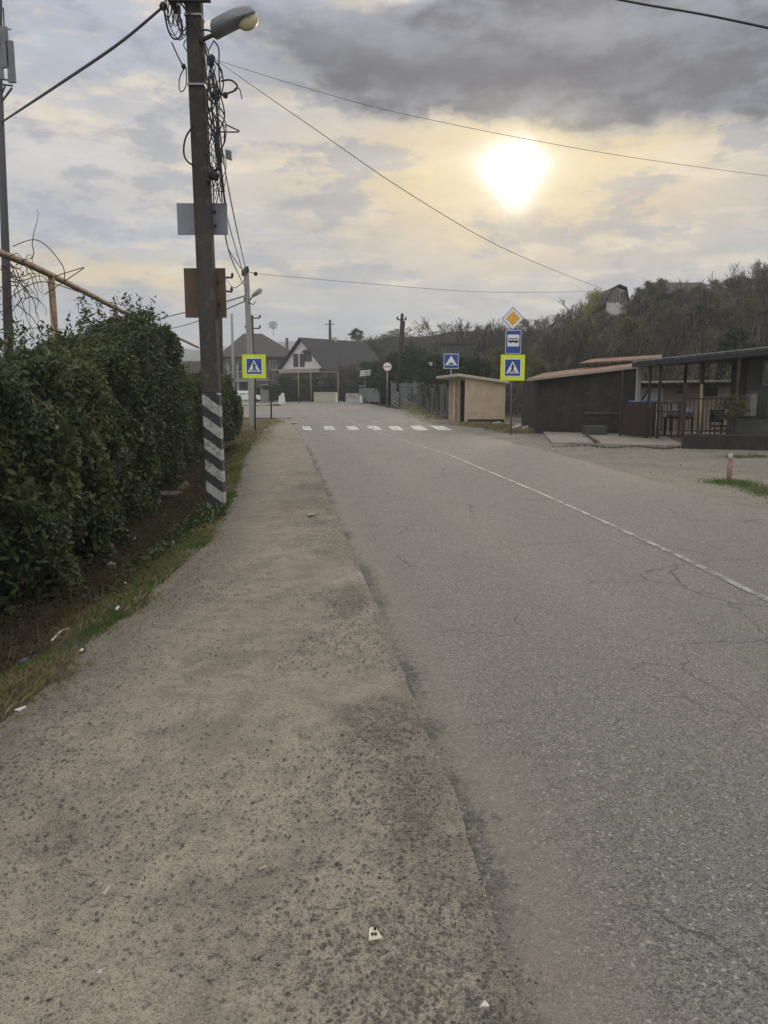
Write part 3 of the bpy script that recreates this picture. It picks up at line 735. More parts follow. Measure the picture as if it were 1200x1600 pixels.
# cables on the pole
def wire(name, pix, Y0, Y1, r0, mat='cable', r1=None, n=24, parent=None):
    L = [0]
    for (a, c), (d, e) in zip(pix, pix[1:]): L.append(L[-1]+math.hypot(d-a, e-c))
    xs_ = [p[0] for p in pix]; ys_ = [p[1] for p in pix]; pts = []; rr = []
    for i in range(n+1):
        s_ = L[-1]*i/n; f = i/n
        # smooth through the points
        x = np.interp(s_, L, xs_); y = np.interp(s_, L, ys_)
        Y = 1/((1-f)/Y0+f/Y1); pts.append(P(x, y, Y)); rr.append(r0 if r1 is None else r0+(r1-r0)*f)
    for _ in range(2):
        pts = [pts[0]]+[(pts[i-1]+pts[i]*2+pts[i+1])/4 for i in range(1, len(pts)-1)]+[pts[-1]]
    m = MB(); m.tube(pts, rr, 5); o = m.build(name, mat, parent, True); return o
def cat_rom(pix, k=6):
    p = [pix[0]]+pix+[pix[-1]]; out = []
    for i in range(1, len(p)-2):
        for j in range(k):
            t_ = j/k; a, b_, c, d = (np.array(q_, float) for q_ in p[i-1:i+3])
            out.append(tuple(.5*((2*b_)+(-a+c)*t_+(2*a-5*b_+4*c-d)*t_**2+(-a+3*b_-3*c+d)*t_**3)))
    return out+[pix[-1]]
t = empty('cable_tangle', onpole(5.5), 'tangle of black cables looped down the right side of the near pole', 'cables')
loops = [[(325, 92), (338, 150), (342, 230), (350, 300)], [(318, 90), (330, 160), (338, 240), (347, 300)], [(330, 100), (352, 180), (343, 200), (338, 240)],
         [(322, 190), (336, 210), (342, 240), (340, 262), (326, 272)], [(340, 178), (352, 190), (352, 220), (344, 234)], [(336, 182), (349, 196), (350, 225), (340, 236)],
         [(345, 127), (360, 125), (371, 134), (366, 142), (344, 149)], [(366, 139), (374, 138), (378, 155)], [(353, 195), (366, 201), (375, 206), (342, 206)],
         [(303, 195), (290, 215), (287, 240), (294, 254), (303, 258)], [(290, 104), (281, 120), (280, 140), (285, 144), (291, 132), (291, 106)], [(268, 66), (278, 88), (286, 104)],
         [(255, 8), (262, 45), (272, 62), (284, 54), (280, 20), (270, 0)], [(260, 0), (265, 40), (280, 64), (286, 56), (284, 30)], [(285, 0), (312, 50), (322, 72), (330, 95)], [(275, -5), (300, 30), (318, 70), (326, 96)],
         [(290, 62), (287, 72), (296, 84)], [(333, 63), (342, 75), (342, 110), (345, 150)], [(312, 48), (325, 47), (334, 53)], [(325, 80), (334, 64)], [(325, 155), (345, 170), (350, 180)],
         [(324, 235), (330, 262), (342, 266), (346, 240), (330, 205)], [(326, 275), (338, 285), (345, 316)], [(326, 250), (333, 290), (334, 318)], [(328, 130), (333, 190), (352, 318)], [(322, 180), (340, 235), (346, 275), (338, 318)]]
for i, lp in enumerate(loops):
    cr_ = cat_rom(lp); Y_ = YP-.16+.1*(i % 3)
    wire('cable_loop', cr_, Y_, Y_+.05, (.012, .007, .009)[i % 3], n=len(cr_)*1, parent=t)
lr = random.Random(4)
for k in range(24):
    x, y = lr.uniform(320, 334), lr.uniform(70, 250); a, h_ = lr.uniform(6, 24), lr.uniform(25, 85)
    lp = [(x, y), (x+a*.7, y+h_*.25), (x+a, y+h_*.6), (x+a*.4+lr.uniform(-6, 8), y+h_)]
    if k % 3 == 0: lp += [(x-2, y+h_*.8), (x+1, y+h_*.3)]
    cr_ = cat_rom(lp); Y_ = YP-.18+.03*(k % 5); wire('cable_loop', cr_, Y_, Y_+.04, (.006, .004, .009, .005)[k % 4], n=len(cr_), parent=t)
for k in range(9):
    x, y = lr.uniform(258, 284), lr.uniform(-10, 20); a, h_ = lr.uniform(6, 16), lr.uniform(25, 55)
    lp = [(x, y), (x-a*.3, y+h_*.5), (x+a*.4, y+h_), (x+a, y+h_*.7), (x+a*1.2, y)]
    cr_ = cat_rom(lp); Y_ = YP-.2+.03*(k % 5); wire('cable_loop', cr_, Y_, Y_+.04, (.006, .004, .008)[k % 3], n=len(cr_), parent=t)
for (x, y, s_) in [(352, 149, .035), (329, 97, .05), (332, 91, .035), (337, 146, .05), (338, 153, .04), (332, 272, .06), (336, 275, .05), (287, 104, .03), (326, 282, .035)]:
    c_ = P(x, y, YP-.12); m = MB(); m.blob(c_, (s_, s_, s_*1.2), x, 8, 6, .4); m.build('splice', 'cable', t)
for k in range(4):
    x0 = 343+k*5.0; m = MB(); c0_ = P(358+k*2.4-4, 241+k*.8, YP-.1)
    m.box((c0_.x-.009, YP-.13, c0_.z-.05), (c0_.x+.009, YP-.07, c0_.z+.05)); m.build('dangling_block', 'cableg', t)
for nm, c0_, r_ in (('insulator', (255, 10), .05),):
    c_ = P(*c0_, YP-.1); m = MB(); m.blob(c_, (r_, r_, r_), 4, 8, 6, .1); m.build(nm, 'cable', POLE)
G_ = 'overhead wires'
def W(pix, Y0, Y1, r, label, r1=None, mat='cableg', smooth=True):
    o = wire('overhead_wire', cat_rom(pix) if smooth and len(pix) > 2 else pix, Y0, Y1, r, mat, r1, 40); tag(o, label, 'overhead wire', G_)
W([(258, 8), (190, 65), (110, 120), (4, 190)], YP-.1, 38, .016, 'thick black wire from the near pole top down to the mast at the left', .045, 'cable')
W([(335, 92), (420, 152), (500, 207), (620, 290), (780, 385), (950, 455)], YP-.1, 84, .003, 'thin wire from the near pole sloping right to the hilltop house', .015)
W([(338, 94), (470, 135), (600, 171), (800, 213), (1000, 248), (1230, 279)], YP-.1, 26, .003, 'thin wire from the near pole crossing the sky to the right edge', .007)
W([(900, -14), (1000, 6), (1100, 23), (1210, 46)], 9, 8, .012, 'thick dark wire across the top right corner', None, 'cable')
W([(404, 428), (550, 441), (750, 456), (950, 455)], 31, 84, .009, 'faint nearly level wire from the pale lamp pole to the hillside', .016)
bases = [((328, 100), (384, 422)), ((333, 110), (386, 430)), ((338, 200), (383, 436)), ((346, 300), (386, 455)), ((350, 318), (384, 428))]
for i, (a, c) in enumerate(bases):
    mx, my = (a[0]*.45+c[0]*.55)-6-2*i, (a[1]*.5+c[1]*.5)+10
    W([a, (mx, my), c], YP, 30.6, (.009, .006, .007, .010, .006)[i], 'black wire running down from the near pole to the pale lamp pole behind', .015)
W([(352, 434), (366, 450), (384, 436)], 45, 31, .02, 'wire between the pale lamp pole and the insulators left of it')
W([(200, 510), (290, 488), (330, 478), (384, 462)], 60, 31, .03, 'slack wire left of the near pole just above the hedge, upper one')
W([(230, 520), (300, 505), (384, 470)], 60, 31, .025, 'slack wire left of the near pole just above the hedge, lower one')
W([(0, 520), (60, 512), (130, 515), (215, 495)], 30, 60, .02, 'thin wire across the gap above the hedge under the yellow pipe')

# ================================================================ SECOND POLE with lamp
b = G(395.5, 668); Y2 = b.y
t = empty('concrete_lamp_pole', (b.x, b.y, 0), 'pale grey concrete pole carrying a small street lamp beside the yellow crossing sign', 'utility pole')
tp2 = P(384.5, 418, Y2)
m = MB(); q0 = b; fs_ = taper((b.x, b.y, -.2), tp2, .26, .19, .22, .17); fs_.build('shaft', 'polelight', t, bevel=.015)
c_ = P(390, 457, Y2); m = MB(); m.tube([P(389, 470, Y2-.1), P(396, 462, Y2-.2)], .03, 6); m.build('lamp_arm', 'greymetal', t, True)
m = MB(); a_, b_ = P(394, 463, Y2-.25), P(409, 452, Y2-.3); m.tube([a_, a_.lerp(b_, .35), a_.lerp(b_, .8), b_], [.05, .09, .11, .05], 8); s = m.build('lamp_head', 'polelight', t, True)
m = MB(); m.blob(P(405, 457, Y2-.28), (.12, .09, .08), 2, 8, 6, .05); m.build('diffuser', 'signwhite', s, True)
m = MB()
for (x, y) in ((383, 424), (386, 421), (380, 426)): m.blob(P(x, y, Y2-.12), (.09, .08, .12), x, 7, 5, .5)
m.build('cable_clamps', 'cable', t)
m = MB(); m.tube([P(388, 473, Y2-.1), P(396, 476, Y2-.1), P(399, 471, Y2-.1)], .02, 5); m.tube([P(383, 470, Y2-.1), P(381, 465, Y2-.1)], .03, 5); m.build('hook', 'cable', t)
m = MB(); m.blob(P(399.5, 428, Y2), (.09, .07, .08), 6, 7, 5, .4); m.tube([P(386, 424, Y2), P(399, 428, Y2)], .014, 5); m.build('insulator', 'cable', t)

# other poles -----------------------------------------------------
def pole(name, label, x0, y0, x1, y1, Y, r, mat, arms=(), group=None, cat='utility pole', extra=None):
    bz = P(x0, y0, Y); t = empty(name, (bz.x, bz.y, bz.z), label, cat, group)
    m = MB(); m.cyl(bz, P(x1, y1, Y), r, r*.75, 8); m.build('shaft', mat, t, True)
    for (xa, xb, y, yb) in arms:
        m = MB(); a, c = P(xa, y, Y-.1), P(xb, yb, Y-.1); m.bar(a, c, .09); s = m.build('crossarm', mat, t)
        for q_ in (a, c):
            k = MB(); k.blob(q_+Vector((0, 0, .12)), (.08, .08, .14), 3, 6, 5, .1); k.build('insulator', mat, s)
    return t
t_ = pole('utility_pole', 'dark pole with two crossarms standing behind the pale lamp pole', 396, 628, 394, 494, 62, .13, 'darkpole', [(394, 406, 497, 497), (384, 406, 513, 513)])
pole('utility_pole', 'slim bare grey pole between the striped pole and the pale lamp pole', 366, 640, 362, 490, 55, .11, 'polelight')
pole('utility_pole', 'dark pole with hooked crossarms half hidden by the near striped pole', 346, 690, 343, 440, 42, .16, 'darkpole', [(345, 363, 433, 434), (345, 362, 454, 456)])
pole('utility_pole', 'dark pole with one crossarm rising behind the steep roofed house', 516, 560, 515.5, 500, 135, .28, 'darkpole', [(509, 521, 507, 507)])
t_ = pole('utility_pole', 'double dark pole with a striped foot beside the grey sheet fence', 620, 638, 628.5, 490, 66, .17, 'darkpole', [(621, 634, 499.5, 500)])
m = MB(); m.cyl(P(622.5, 600, 66.3), P(631, 502, 66.3), .15, .12, 8); m.build('second_shaft', 'darkpole', t_, True)
m = MB(); Bz = P(619.5, 637.5, 65.9)
fs_ = taper((Bz.x, 65.75, 0), (Bz.x+.05, 65.75, 1.4), .40, .38, .3, .3); fs_.build('striped_foot', 'stripes', t_)
pole('signpost', 'thin dark bare post at the end of the gravel shoulder', 424, 657, 422.5, 577, 42, .045, 'steel', cat='post')
t_ = pole('utility_pole', 'dark pole rising through the carport roof with a small lamp on top', 1094, 677, 1102, 452, 22.5, .075, 'darkpole')
m = MB(); m.tube([P(1102, 456, 22.4), P(1105, 450, 22.3), P(1109, 450, 22.2)], [.02, .04, .05], 6); s = m.build('lamp_head', 'polelight', t_, True)
m = MB(); a_ = P(1093.8, 677, 22.5); m.cyl(P(1094, 678, 22.4), P(1096.6, 600, 22.42), .05, .045, 8); m.build('yellow_paint_sleeve', 'yellowpipe', t_, True)

# ================================================================ MAST
Ym = 38.0
t = empty('antenna_mast', (P(17, 540, Ym).x, Ym, 0), 'tall grey monopole mast with panel antennas at the left edge', 'mast')
bm = P(14, 608, Ym); m = MB(); m.cyl((bm.x, Ym, 0), P(-1, 120, Ym), .25, .13, 12); m.build('shaft', 'mast', t, True)
m = MB(); m.cyl(P(1, 120, Ym), P(0, -60, Ym), .10, .08, 8); m.build('top_tube', 'mast', t, True)
for (xa, xb, ya, yb) in ((5, 12, 42, 107), (14, 21, 64, 130), (-8, -2, 40, 110), (-1, 4, 84, 125)):
    A, B_ = P(xa, yb, Ym-.4), P(xb, ya, Ym-.4); m = MB(); m.box((A.x, Ym-.5, A.z), (B_.x, Ym-.35, B_.z)); m.build('panel_antenna', 'antenna', t, bevel=.03)
m = MB()
for y in (122, 130): m.bar(P(-14, y, Ym), P(20, y+4, Ym), .06)
m.bar(P(19, 137, Ym), P(2, 160, Ym), .07); m.bar(P(8, 134, Ym), P(1, 152, Ym), .06)
m.bar(P(5, 12, Ym), P(7, 50, Ym), .05); m.bar(P(-5, 44, Ym), P(18, 46, Ym), .04); m.bar(P(-5, 66, Ym), P(19, 66, Ym), .04)
m.build('frame', 'mast', t)

# ================================================================ YELLOW GAS PIPE (left)
def YX(x, X0=-4.93, k=-.121):          # distance where the pipe run crosses photo column x
    return X0/((x-600)/1200*.99-k)
t = empty('gas_pipe', (-6.5, 14, 0), 'rusty yellow gas pipe on tall posts running above the hedge', 'pipe')
pp = [(0, 395), (40, 411), (80, 430), (130, 455), (180, 481), (235, 507), (310, 543)]
pts = [P(-70, 368, 10.8)]
for x, y in pp:
    Y = YX(x); pts.append(P(x, y, Y))
m = MB(); m.tube(pts, [.062]*len(pts), 12); m.build('pipe', 'rustpipe', t, True)
for x, y, r_ in ((80, 433, .068), (181, 484, .06), (262, 522, .06)):
    Y = YX(x); a_ = P(x, y, Y); m = MB(); m.cyl((a_.x, a_.y, -.4), a_, r_, r_, 10); m.build('post', 'rustpipe', t, True)
# gas gantry in the middle distance
Yg = 86
t = empty('gas_gantry', (P(485, 608, Yg).x, Yg, 0), 'yellow pipe frame on thin posts in front of the gabled house', 'pipe')
m = MB(); m.tube([P(424, 577, Yg), P(450, 580.5, Yg), P(528, 581.5, Yg)], .055, 6); m.build('pipe', 'yellowpipe', t, True)
for x in (466, 485.5, 528):
    a_ = P(x, 581, Yg); m = MB(); m.cyl((a_.x, Yg, 0), a_, .042, .042, 6); m.build('post', 'yellowpipe', t, True)

# ================================================================ BUS SHELTER
c0, c1, c2 = G(727, 664), G(789, 660), G(702, 660)
YB = c0.y
def B(px, Y): return (px-600)/1200*Y*1.0
Yf = 34.2; x0 = P(727, 640, Yf).x; x1 = P(789, 640, Yf).x; Yb = 38.2; s0 = P(701, 640, Yb).x-x0     # slanted along the road
t = empty('bus_shelter', (x0, Yf, 0), 'small tan plastered bus shelter with a flat sloping roof and open front', 'bus shelter')
zt0, zt1 = P(727, 588, Yf).z, P(789, 599, Yf).z
def wallq(m, a, b, th, z0, za, zb):       # upright wall between ground points a, b
    a, b = Vector((*a, 0)), Vector((*b, 0)); d = (b-a).normalized(); n = Vector((-d.y, d.x, 0))*th
    vs = [(a.x, a.y, z0), (b.x, b.y, z0), (b.x+n.x, b.y+n.y, z0), (a.x+n.x, a.y+n.y, z0), (a.x, a.y, za), (b.x, b.y, zb), (b.x+n.x, b.y+n.y, zb), (a.x+n.x, a.y+n.y, za)]
    return m.add(vs, [(3,2,1,0),(4,5,6,7),(0,1,5,4),(1,2,6,5),(2,3,7,6),(3,0,4,7)])
sk = s0/(Yb-Yf)
m = MB(); wallq(m, (x0+.12, Yf), (x1, Yf), .12, .28, zt0-.02, zt1-.02); m.build('side_wall', 'plaster', t)
m = MB(); wallq(m, (x0+.12, Yf+.03), (x1-.03, Yf+.03), .1, -.1, .28, .28); m.build('plinth', 'black', t)
m = MB(); wallq(m, (x1-.02, Yf+.13), (x1+s0, Yb-.13), .12, -.1, zt1-.04, zt1-.04); m.build('back_wall', 'plaster', t)
m = MB(); wallq(m, (x0+s0, Yb-.12), (x1+s0, Yb-.12), .12, -.1, zt0-.02, zt1-.02); m.build('side_wall', 'plaster', t)
for f, w in ((0.0, .16), (.42, .16), (.93, .2)):
    cx, cy = x0+s0*f, Yf+(Yb-Yf)*f; m = MB(); m.box((cx-.02, cy, -.1), (cx+w-.04, cy+w, zt0-.03)); m.build('column', 'plaster', t, bevel=.01)
m = MB(); cx = x0+s0*.62; m.box((cx, Yf+(Yb-Yf)*.62, -.1), (cx+.1, Yb-.13, zt0-.03)); m.build('front_panel', 'plaster', t)
for (dx1, z0_, z1_) in ((.02, 1.45, 1.72), (.03, 1.02, 1.2)):
    MB().box((cx+dx1, Yf+(Yb-Yf)*.62-.006, z0_), (cx+dx1+.07, Yf+(Yb-Yf)*.62-.001, z1_)).build('notice', 'paper', t)
m = MB(); a = (x0-.55, Yf-.22); zz = .1
m.slab([(x0-.35, Yf-.25, zt0+.12), (x1+.12, Yf-.25, zt1+.1), (x1+s0+.12, Yb+.25, zt1+.1), (x0+s0-.62, Yb+.25, zt0+.07), ], .12); m.build('roof', 'roofslab', t, bevel=.015)
m = MB(); m.slab([(x0+1.1, Yf+.3, .48), (x1-.2, Yf+.3, .48), (x1+s0-.2, Yb-.3, .48), (x0+s0+1.1, Yb-.3, .48)], .07); m.box((x0+1.2, Yf+.6, 0), (x0+1.35, Yf+.8, .41)); m.build('bench', 'signbrown', t)
m = MB(); m.slab([(x0-.5, Yf-.2, .07), (x1+.1, Yf-.2, .07), (x1+s0+.1, Yb+.2, .07), (x0+s0-.5, Yb+.2, .07)], .12); m.build('floor_slab', 'slab', t)

# whitewashed stones by the sign post
for i, (x, y, r_) in enumerate([(774, 668, .16), (779, 666, .12), (803, 676, .17), (809, 675, .2), (817, 677, .12), (822, 675, .16), (829, 674, .18), (812, 671, .12)]):
    g_ = G(x, y); m = MB(); m.blob((g_.x, g_.y, .1), (r_*1.2, r_, r_*.8), i+2, 9, 7, .7); o = m.build('stone', 'stone', None)
    tag(o, ('white painted stone in the short row at the foot of the bus stop sign post' if i > 1 else 'white painted stone lying between the shelter plinth and the bus stop sign post'), 'stone', 'white painted stones')

# ================================================================ DARK SHED
A, B_ = G(838, 679), G(988, 683)
t = empty('dark_shed', (A.x, A.y, 0), 'low dark rendered shed with a rusty sloping sheet roof beside the bus shelter', 'shed')
za, zb = P(838, 594, A.y).z, P(988, 573, B_.y).z
m = MB(); wallq(m, (A.x, A.y), (B_.x, B_.y), .2, -.2, za, zb); 
w = m.build('front_wall', 'shedwall', t)
lx = P(815, 640, A.y+3.2).x
m = MB(); wallq(m, (lx, A.y+3.2), (A.x-.01, A.y+.02), .2, -.2, za+.04, za); m.build('side_wall', 'shedwall', t)
m = MB(); wallq(m, (B_.x-.03, B_.y+.21), (P(978, 608, 31).x, 30.8), .2, -.2, zb, zb+.3); m.build('side_wall', 'shedwall', t)
m = MB(); L0 = A.lerp(B_, .5); wallq(m, (L0.x, L0.y-.05), (B_.x-.02, B_.y-.05), .046, P(950, 647, 26.5).z, P(950, 644, 26.5).z, P(950, 644, 26.5).z); m.build('ledge', 'fencecon', t)
m = MB(); g_ = G(932, 684); m.box((g_.x-.4, g_.y-.3, 0), (g_.x+.25, g_.y+.3, .40)); m.build('step', 'fencecon', t, bevel=.02)
m = MB(); zf0, zf1 = za+.06, zb+.06
m.slab([(P(822, 597, A.y-.3).x, A.y-.25, zf0-.02), (B_.x+.3, B_.y-.25, zf1), (P(1020, 560, 31).x, 31, P(1020, 561, 31).z), (P(850, 575, 32).x, 32, P(850, 583, 32).z)], .05)
rf = m.build('roof', 'corr', t)
m = MB(); m.bar((P(822, 597, A.y-.3).x, A.y-.29, zf0-.06), (B_.x+.3, B_.y-.29, zf1-.04), .05, .08); m.build('eave_board', 'beige', rf)
m = MB(); q0, q1 = P(905, 567, 30), P(1034, 559, 29)
m.slab([(q0.x, 30, q0.z), (q1.x, 29, q1.z), (P(1034, 556, 32).x, 32, P(1034, 554, 32).z), (P(925, 560, 33).x, 33, P(925, 561, 33).z)], .05); m.build('upper_roof_sheet', 'corr', rf)

# ================================================================ CARPORT AND YARD
Yc = 21.2
t = empty('carport', (P(1100, 600, Yc).x, Yc, 0), 'dark flat carport roof on thin steel posts over the yard behind the gate', 'carport')
r0, r1 = P(988, 566, 24), P(1320, 531, 18.5)
b0, b1 = P(1010, 571, 26.8), P(1350, 553, 23.6)
m = MB(); m.slab([r0, r1, (b1.x, b1.y, b1.z), (b0.x, b0.y, b0.z)], .05); m.build('roof', 'corrgrey', t)
m = MB(); m.bar(r0-Vector((0, .03, .10)), r1-Vector((0, .03, .12)), .04, .12); m.build('fascia', 'black', t)
m = MB(); m.bar(r0+Vector((0, -.06, .02)), r1+Vector((0, -.06, .02)), .05, .035); m.build('roof_edge_strip', 'greymetal', t)
for x, y0_, y1_, Y, r_, mt in ((1031, 690, 566, 23.5, .035, 'steel'), (1015, 692, 570, 24, .03, 'steel'), (1152, 692, 556, 20.9, .035, 'steel'), (1070, 562, 690, 25.5, .035, 'steel')):
    a_ = P(x, 608, Y); m = MB(); zt = P(x, min(y0_, y1_), Y).z; m.box((a_.x-r_, Y-r_, 0), (a_.x+r_, Y+r_, zt)); m.build('post', mt, t)
m = MB(); Y = 24.4; a_ = P(997, 608, Y); m.box((a_.x-.06, Y-.06, .15), (a_.x+.06, Y+.06, P(997, 569, Y).z)); o = m.build('post', 'polelight', t); o['label'] = 'pale white post'
m = MB(); m.bar(P(1003, 625, 24.5), P(1018, 601, 24.5), .05); m.build('brace', 'steel', t)
# yard house wall at the right
t = empty('yard_house', (P(1140, 600, 24).x, 24, 0), 'grey rendered house wall with a window behind the carport at the right edge', 'house')
xl = P(1141, 608, 24.6).x
m = MB(); m.box((xl, 23.5, -.1), (xl+6, 24.6, 2.5)); m.build('wall', 'greywall', t)
m = MB(); a_, c_ = P(1190, 602, 23.45), P(1240, 563, 23.45); m.box((a_.x, 23.42, a_.z), (c_.x, 23.5-.002, c_.z)); w = m.build('window', 'trim', t)
m = MB(); m.box((a_.x+.06, 23.40, a_.z+.06), (c_.x-.06, 23.419, c_.z-.06)); m.build('pane', 'glass', w)
m = MB(); a_, c_ = P(1165, 655, 23.45), P(1200, 610, 23.45); m.box((a_.x, 23.44, .15), (c_.x, 23.499, c_.z)); m.build('doorway', 'glass', t)
# outbuilding at the back of the yard
Yo = 31
t = empty('outbuilding', (P(1060, 600, Yo).x, Yo, 0), 'low beige outbuilding with a wavy sheet roof at the back of the yard', 'outbuilding')
A, B_ = P(997, 650, Yo), P(1150, 603, Yo)
m = MB(); m.box((P(1036, 608, Yo).x, Yo, -.1), (B_.x, Yo+4, 1.85)); m.build('wall', 'beige', t)
m = MB(); m.box((P(985, 600, Yo).x-.5, Yo-.05, -.1), (P(1036, 608, Yo).x-.01, Yo+3.9, P(1000, 605, Yo).z)); o = m.build('wall', 'whitepaint', t); o['label'] = 'bright white wall section'
m = MB(); m.slab([(A.x-.3, Yo-1.2, P(990, 598, Yo-1.2).z), (B_.x+.2, Yo-1.2, P(1140, 593, Yo-1.2).z), (B_.x+.2, Yo+4.3, 1.98), (A.x-.3, Yo+4.3, 1.93)], .05); m.build('roof', 'corrgrey', t)
for (xa, xb, ya, yb) in ((1100, 1122, 605, 619), (1058, 1070, 609, 615)):
    a_, c_ = P(xa, yb, Yo-.05), P(xb, ya, Yo-.05); m = MB(); m.box((a_.x-.05, Yo-.05, a_.z-.05), (c_.x+.05, Yo-.002, c_.z+.05)); w = m.build('window', 'trim', t)
    m = MB(); m.box((a_.x, Yo-.07, a_.z), (c_.x, Yo-.051, c_.z)); m.build('pane', 'glass', w)
# gates
def gate(name, label, xa, xb, Y, ytop, bars, mat):
    a_, c_ = P(xa, 608, Y), P(xb, 608, Y); zt = P(xa, ytop, Y).z
    t = empty(name, (a_.x, Y, .15), label, 'gate', 'yard gate leaves')
    m = MB()
    for x in (a_.x, c_.x): m.box((x-.03, Y-.03, .2), (x+.03, Y+.03, zt))
    for z in (.25, .95, zt-.03): m.box((a_.x+.025, Y-.02, z-.02), (c_.x-.025, Y+.02, z+.02))
    m.build('frame', mat, t)
    m = MB()
    for k in range(1, bars):
        x = a_.x+(c_.x-a_.x)*k/bars; m.box((x-.006, Y-.012, .27), (x+.006, Y+.012, zt+.04))
    m.build('bars', mat, t)
    m = MB(); m.box((a_.x+.04, Y-.05, .9), (a_.x+.12, Y-.031, 1.05)); m.build('lock', mat, t)
    return t
gate('gate_leaf', 'red-brown barred gate leaf, half open, between two steel posts', 1020, 1064, 22.7, 628, 9, 'rustgate')
t = empty('sheet_gate', (P(993, 608, 24.2).x, 24.2, .1), 'solid red-brown sheet gate leaf folded back against the dark shed', 'gate', 'yard gate leaves')
a_, c_ = P(976, 608, 24.6), P(1012, 608, 23.8); m = MB(); m.bar((a_.x, 24.8, .68), (c_.x, 23.8, .68), .04, 1.06); m.build('sheet', 'rustgate', t)
MB().bar((a_.x-.03, 24.77, .1), (a_.x-.03, 24.77, 2.2), .06).build('post', 'steel', t); MB().bar((c_.x+.03, 23.77, .1), (c_.x+.03, 23.77, 1.35), .06).build('post', 'steel', t)
# plinth wall with railings
t = empty('railing_wall', (P(1065, 608, 20.8).x, 20.8, 0), 'low dark stone wall topped with thin brown railings right of the gate', 'wall')
A, B_ = G(1066, 703), G(1330, 708)
m = MB(); wallq(m, (A.x, A.y), (B_.x, B_.y), .3, -.1, .42, .42); m.build('wall', 'shedwall', t, bevel=.02)
m = MB()
for z in (.5, 1.35): m.bar((A.x+.05, A.y+.12, z), (P(1146, 608, 20.4).x, A.y+.02, z), .035)
k = 0
while True:
    x = A.x+.06+k*.115; k += 1
    if x > P(1146, 608, 20.4).x: break
    m.bar((x, A.y+.12-.001*k, .42), (x, A.y+.12-.001*k, 1.42), .018)
m.build('railings', 'rustgate', t)
m = MB(); m.bar((A.x+.02, A.y+.1, .42), (A.x+.02, A.y+.1, 1.75), .09); m.build('post', 'rustgate', t)
t = empty('parapet_wall', (P(1147, 608, 21.4).x, 21.4, 0), 'dark grey block parapet behind the railings at the right edge', 'wall')
xa = P(1147, 608, 21.3).x
m = MB(); m.box((xa, 21.3, -.1), (xa+6, 21.6, P(1150, 653, 21.3).z)); m.build('wall', 'fencecon', t)
m = MB(); z = P(1150, 653, 21.3).z; m.box((xa-.04, 21.26, z), (xa+6, 21.64, z+.05)); m.build('coping', 'shedwall', t)
# yard clutter
def thing_at(px, py, Y): return P(px, py, Y)
t = empty('fridge', thing_at(1172, 650, 22.6), 'tall white appliance standing on the porch behind the parapet', 'appliance')
a_, c_ = P(1167, 650, 22.6), P(1179, 615, 22.6)
m = MB(); m.box((a_.x, 22.4, .1), (c_.x, 22.8, c_.z)); m.build('body', 'concrete', t, bevel=.02); m = MB(); m.box((a_.x+.02, 22.38, .15), (c_.x-.02, 22.398, c_.z*.6)); m.build('door', 'concrete', t)
t = empty('yard_table', thing_at(1052, 672, 26), 'low table under a pale patterned cloth inside the yard', 'table')
a_, c_ = P(1040, 680, 26), P(1078, 664, 26)
m = MB(); m.box((a_.x, 25.6, .62), (c_.x, 26.4, .67)); m.build('table_top', 'redcloth', t)
for x in (a_.x+.05, c_.x-.09):
    for y in (25.65, 26.3): m = MB(); m.box((x, y, 0), (x+.05, y+.05, .62)); m.build('leg', 'steel', t)
m = MB(); m.blob((a_.x+.45, 25.95, .78), (.42, .3, .18), 5, 12, 8, .5); o = m.build('bundle', 'cloth', None, True); tag(o, 'crumpled pale patterned cloth heaped on the yard table', 'cloth')
m = MB(); c_ = P(1013, 631, 23.9); m.blob(c_, (.10, .06, .13), 8, 12, 8, .8); o = m.build('hanging_cloth', 'blue', None, True); tag(o, 'light blue cloth hung on the gate post', 'cloth')
t = empty('blue_bin', thing_at(1005, 660, 25.5), 'dark container with a blue lid behind the folded gate leaf', 'container')
c_ = P(1005, 626, 25.5); m = MB(); m.box((c_.x-.35, 25.2, 0), (c_.x+.35, 25.8, c_.z-.06)); m.build('body', 'steel', t, bevel=.02); m = MB(); m.box((c_.x-.38, 25.17, c_.z-.06), (c_.x+.38, 25.83, c_.z)); m.build('lid', 'blue', t, bevel=.02)
m = MB(); 
for k, (x, h_) in enumerate(((1040, .5), (1046, .62), (1052, .55))):
    c_ = P(x, 608, 28); o = MB().box((c_.x-.09, 27.9, .1), (c_.x+.09, 28.1, .55+h_)).build('white_board', 'trim', None); tag(o, ('short', 'tallest', 'middle-sized')[k]+' pale board of three standing at the back of the yard', 'board', 'pale boards in the yard')
t = empty('chair', P(1128, 670, 24.4), 'dark wooden chair standing behind the railings', 'chair')
cx = P(1127, 608, 24.6).x
m = MB(); m.box((cx-.22, 24.4, .42), (cx+.22, 24.84, .47)); m.build('seat', 'steel', t); m = MB(); m.box((cx-.22, 24.80, .55), (cx+.22, 24.84, .95)); m.build('backrest', 'steel', t)
for sx in (-.2, .16):
    for sy in (24.42, 24.8): m = MB(); m.box((cx+sx, sy, 0), (cx+sx+.04, sy+.04, .42 if sy < 24.5 else .95)); m.build('leg', 'steel', t)

# red-white stub post
g_ = G(1139, 756)
t = empty('stub_post', (g_.x, g_.y, 0), 'short faded red post with a whitish top in the grass of the forecourt', 'bollard')
m = MB(); tpz = P(1141.5, 709, g_.y); m.cyl((g_.x, g_.y, -.05), (tpz.x, g_.y, tpz.z*.8), .043, .040, 10); m.build('shaft', 'pinkpost', t, True)
m = MB(); m.cyl((g_.x+(tpz.x-g_.x)*.8, g_.y, tpz.z*.8), tpz, .042, .038, 10); m.build('white_top', 'stone', t, True)

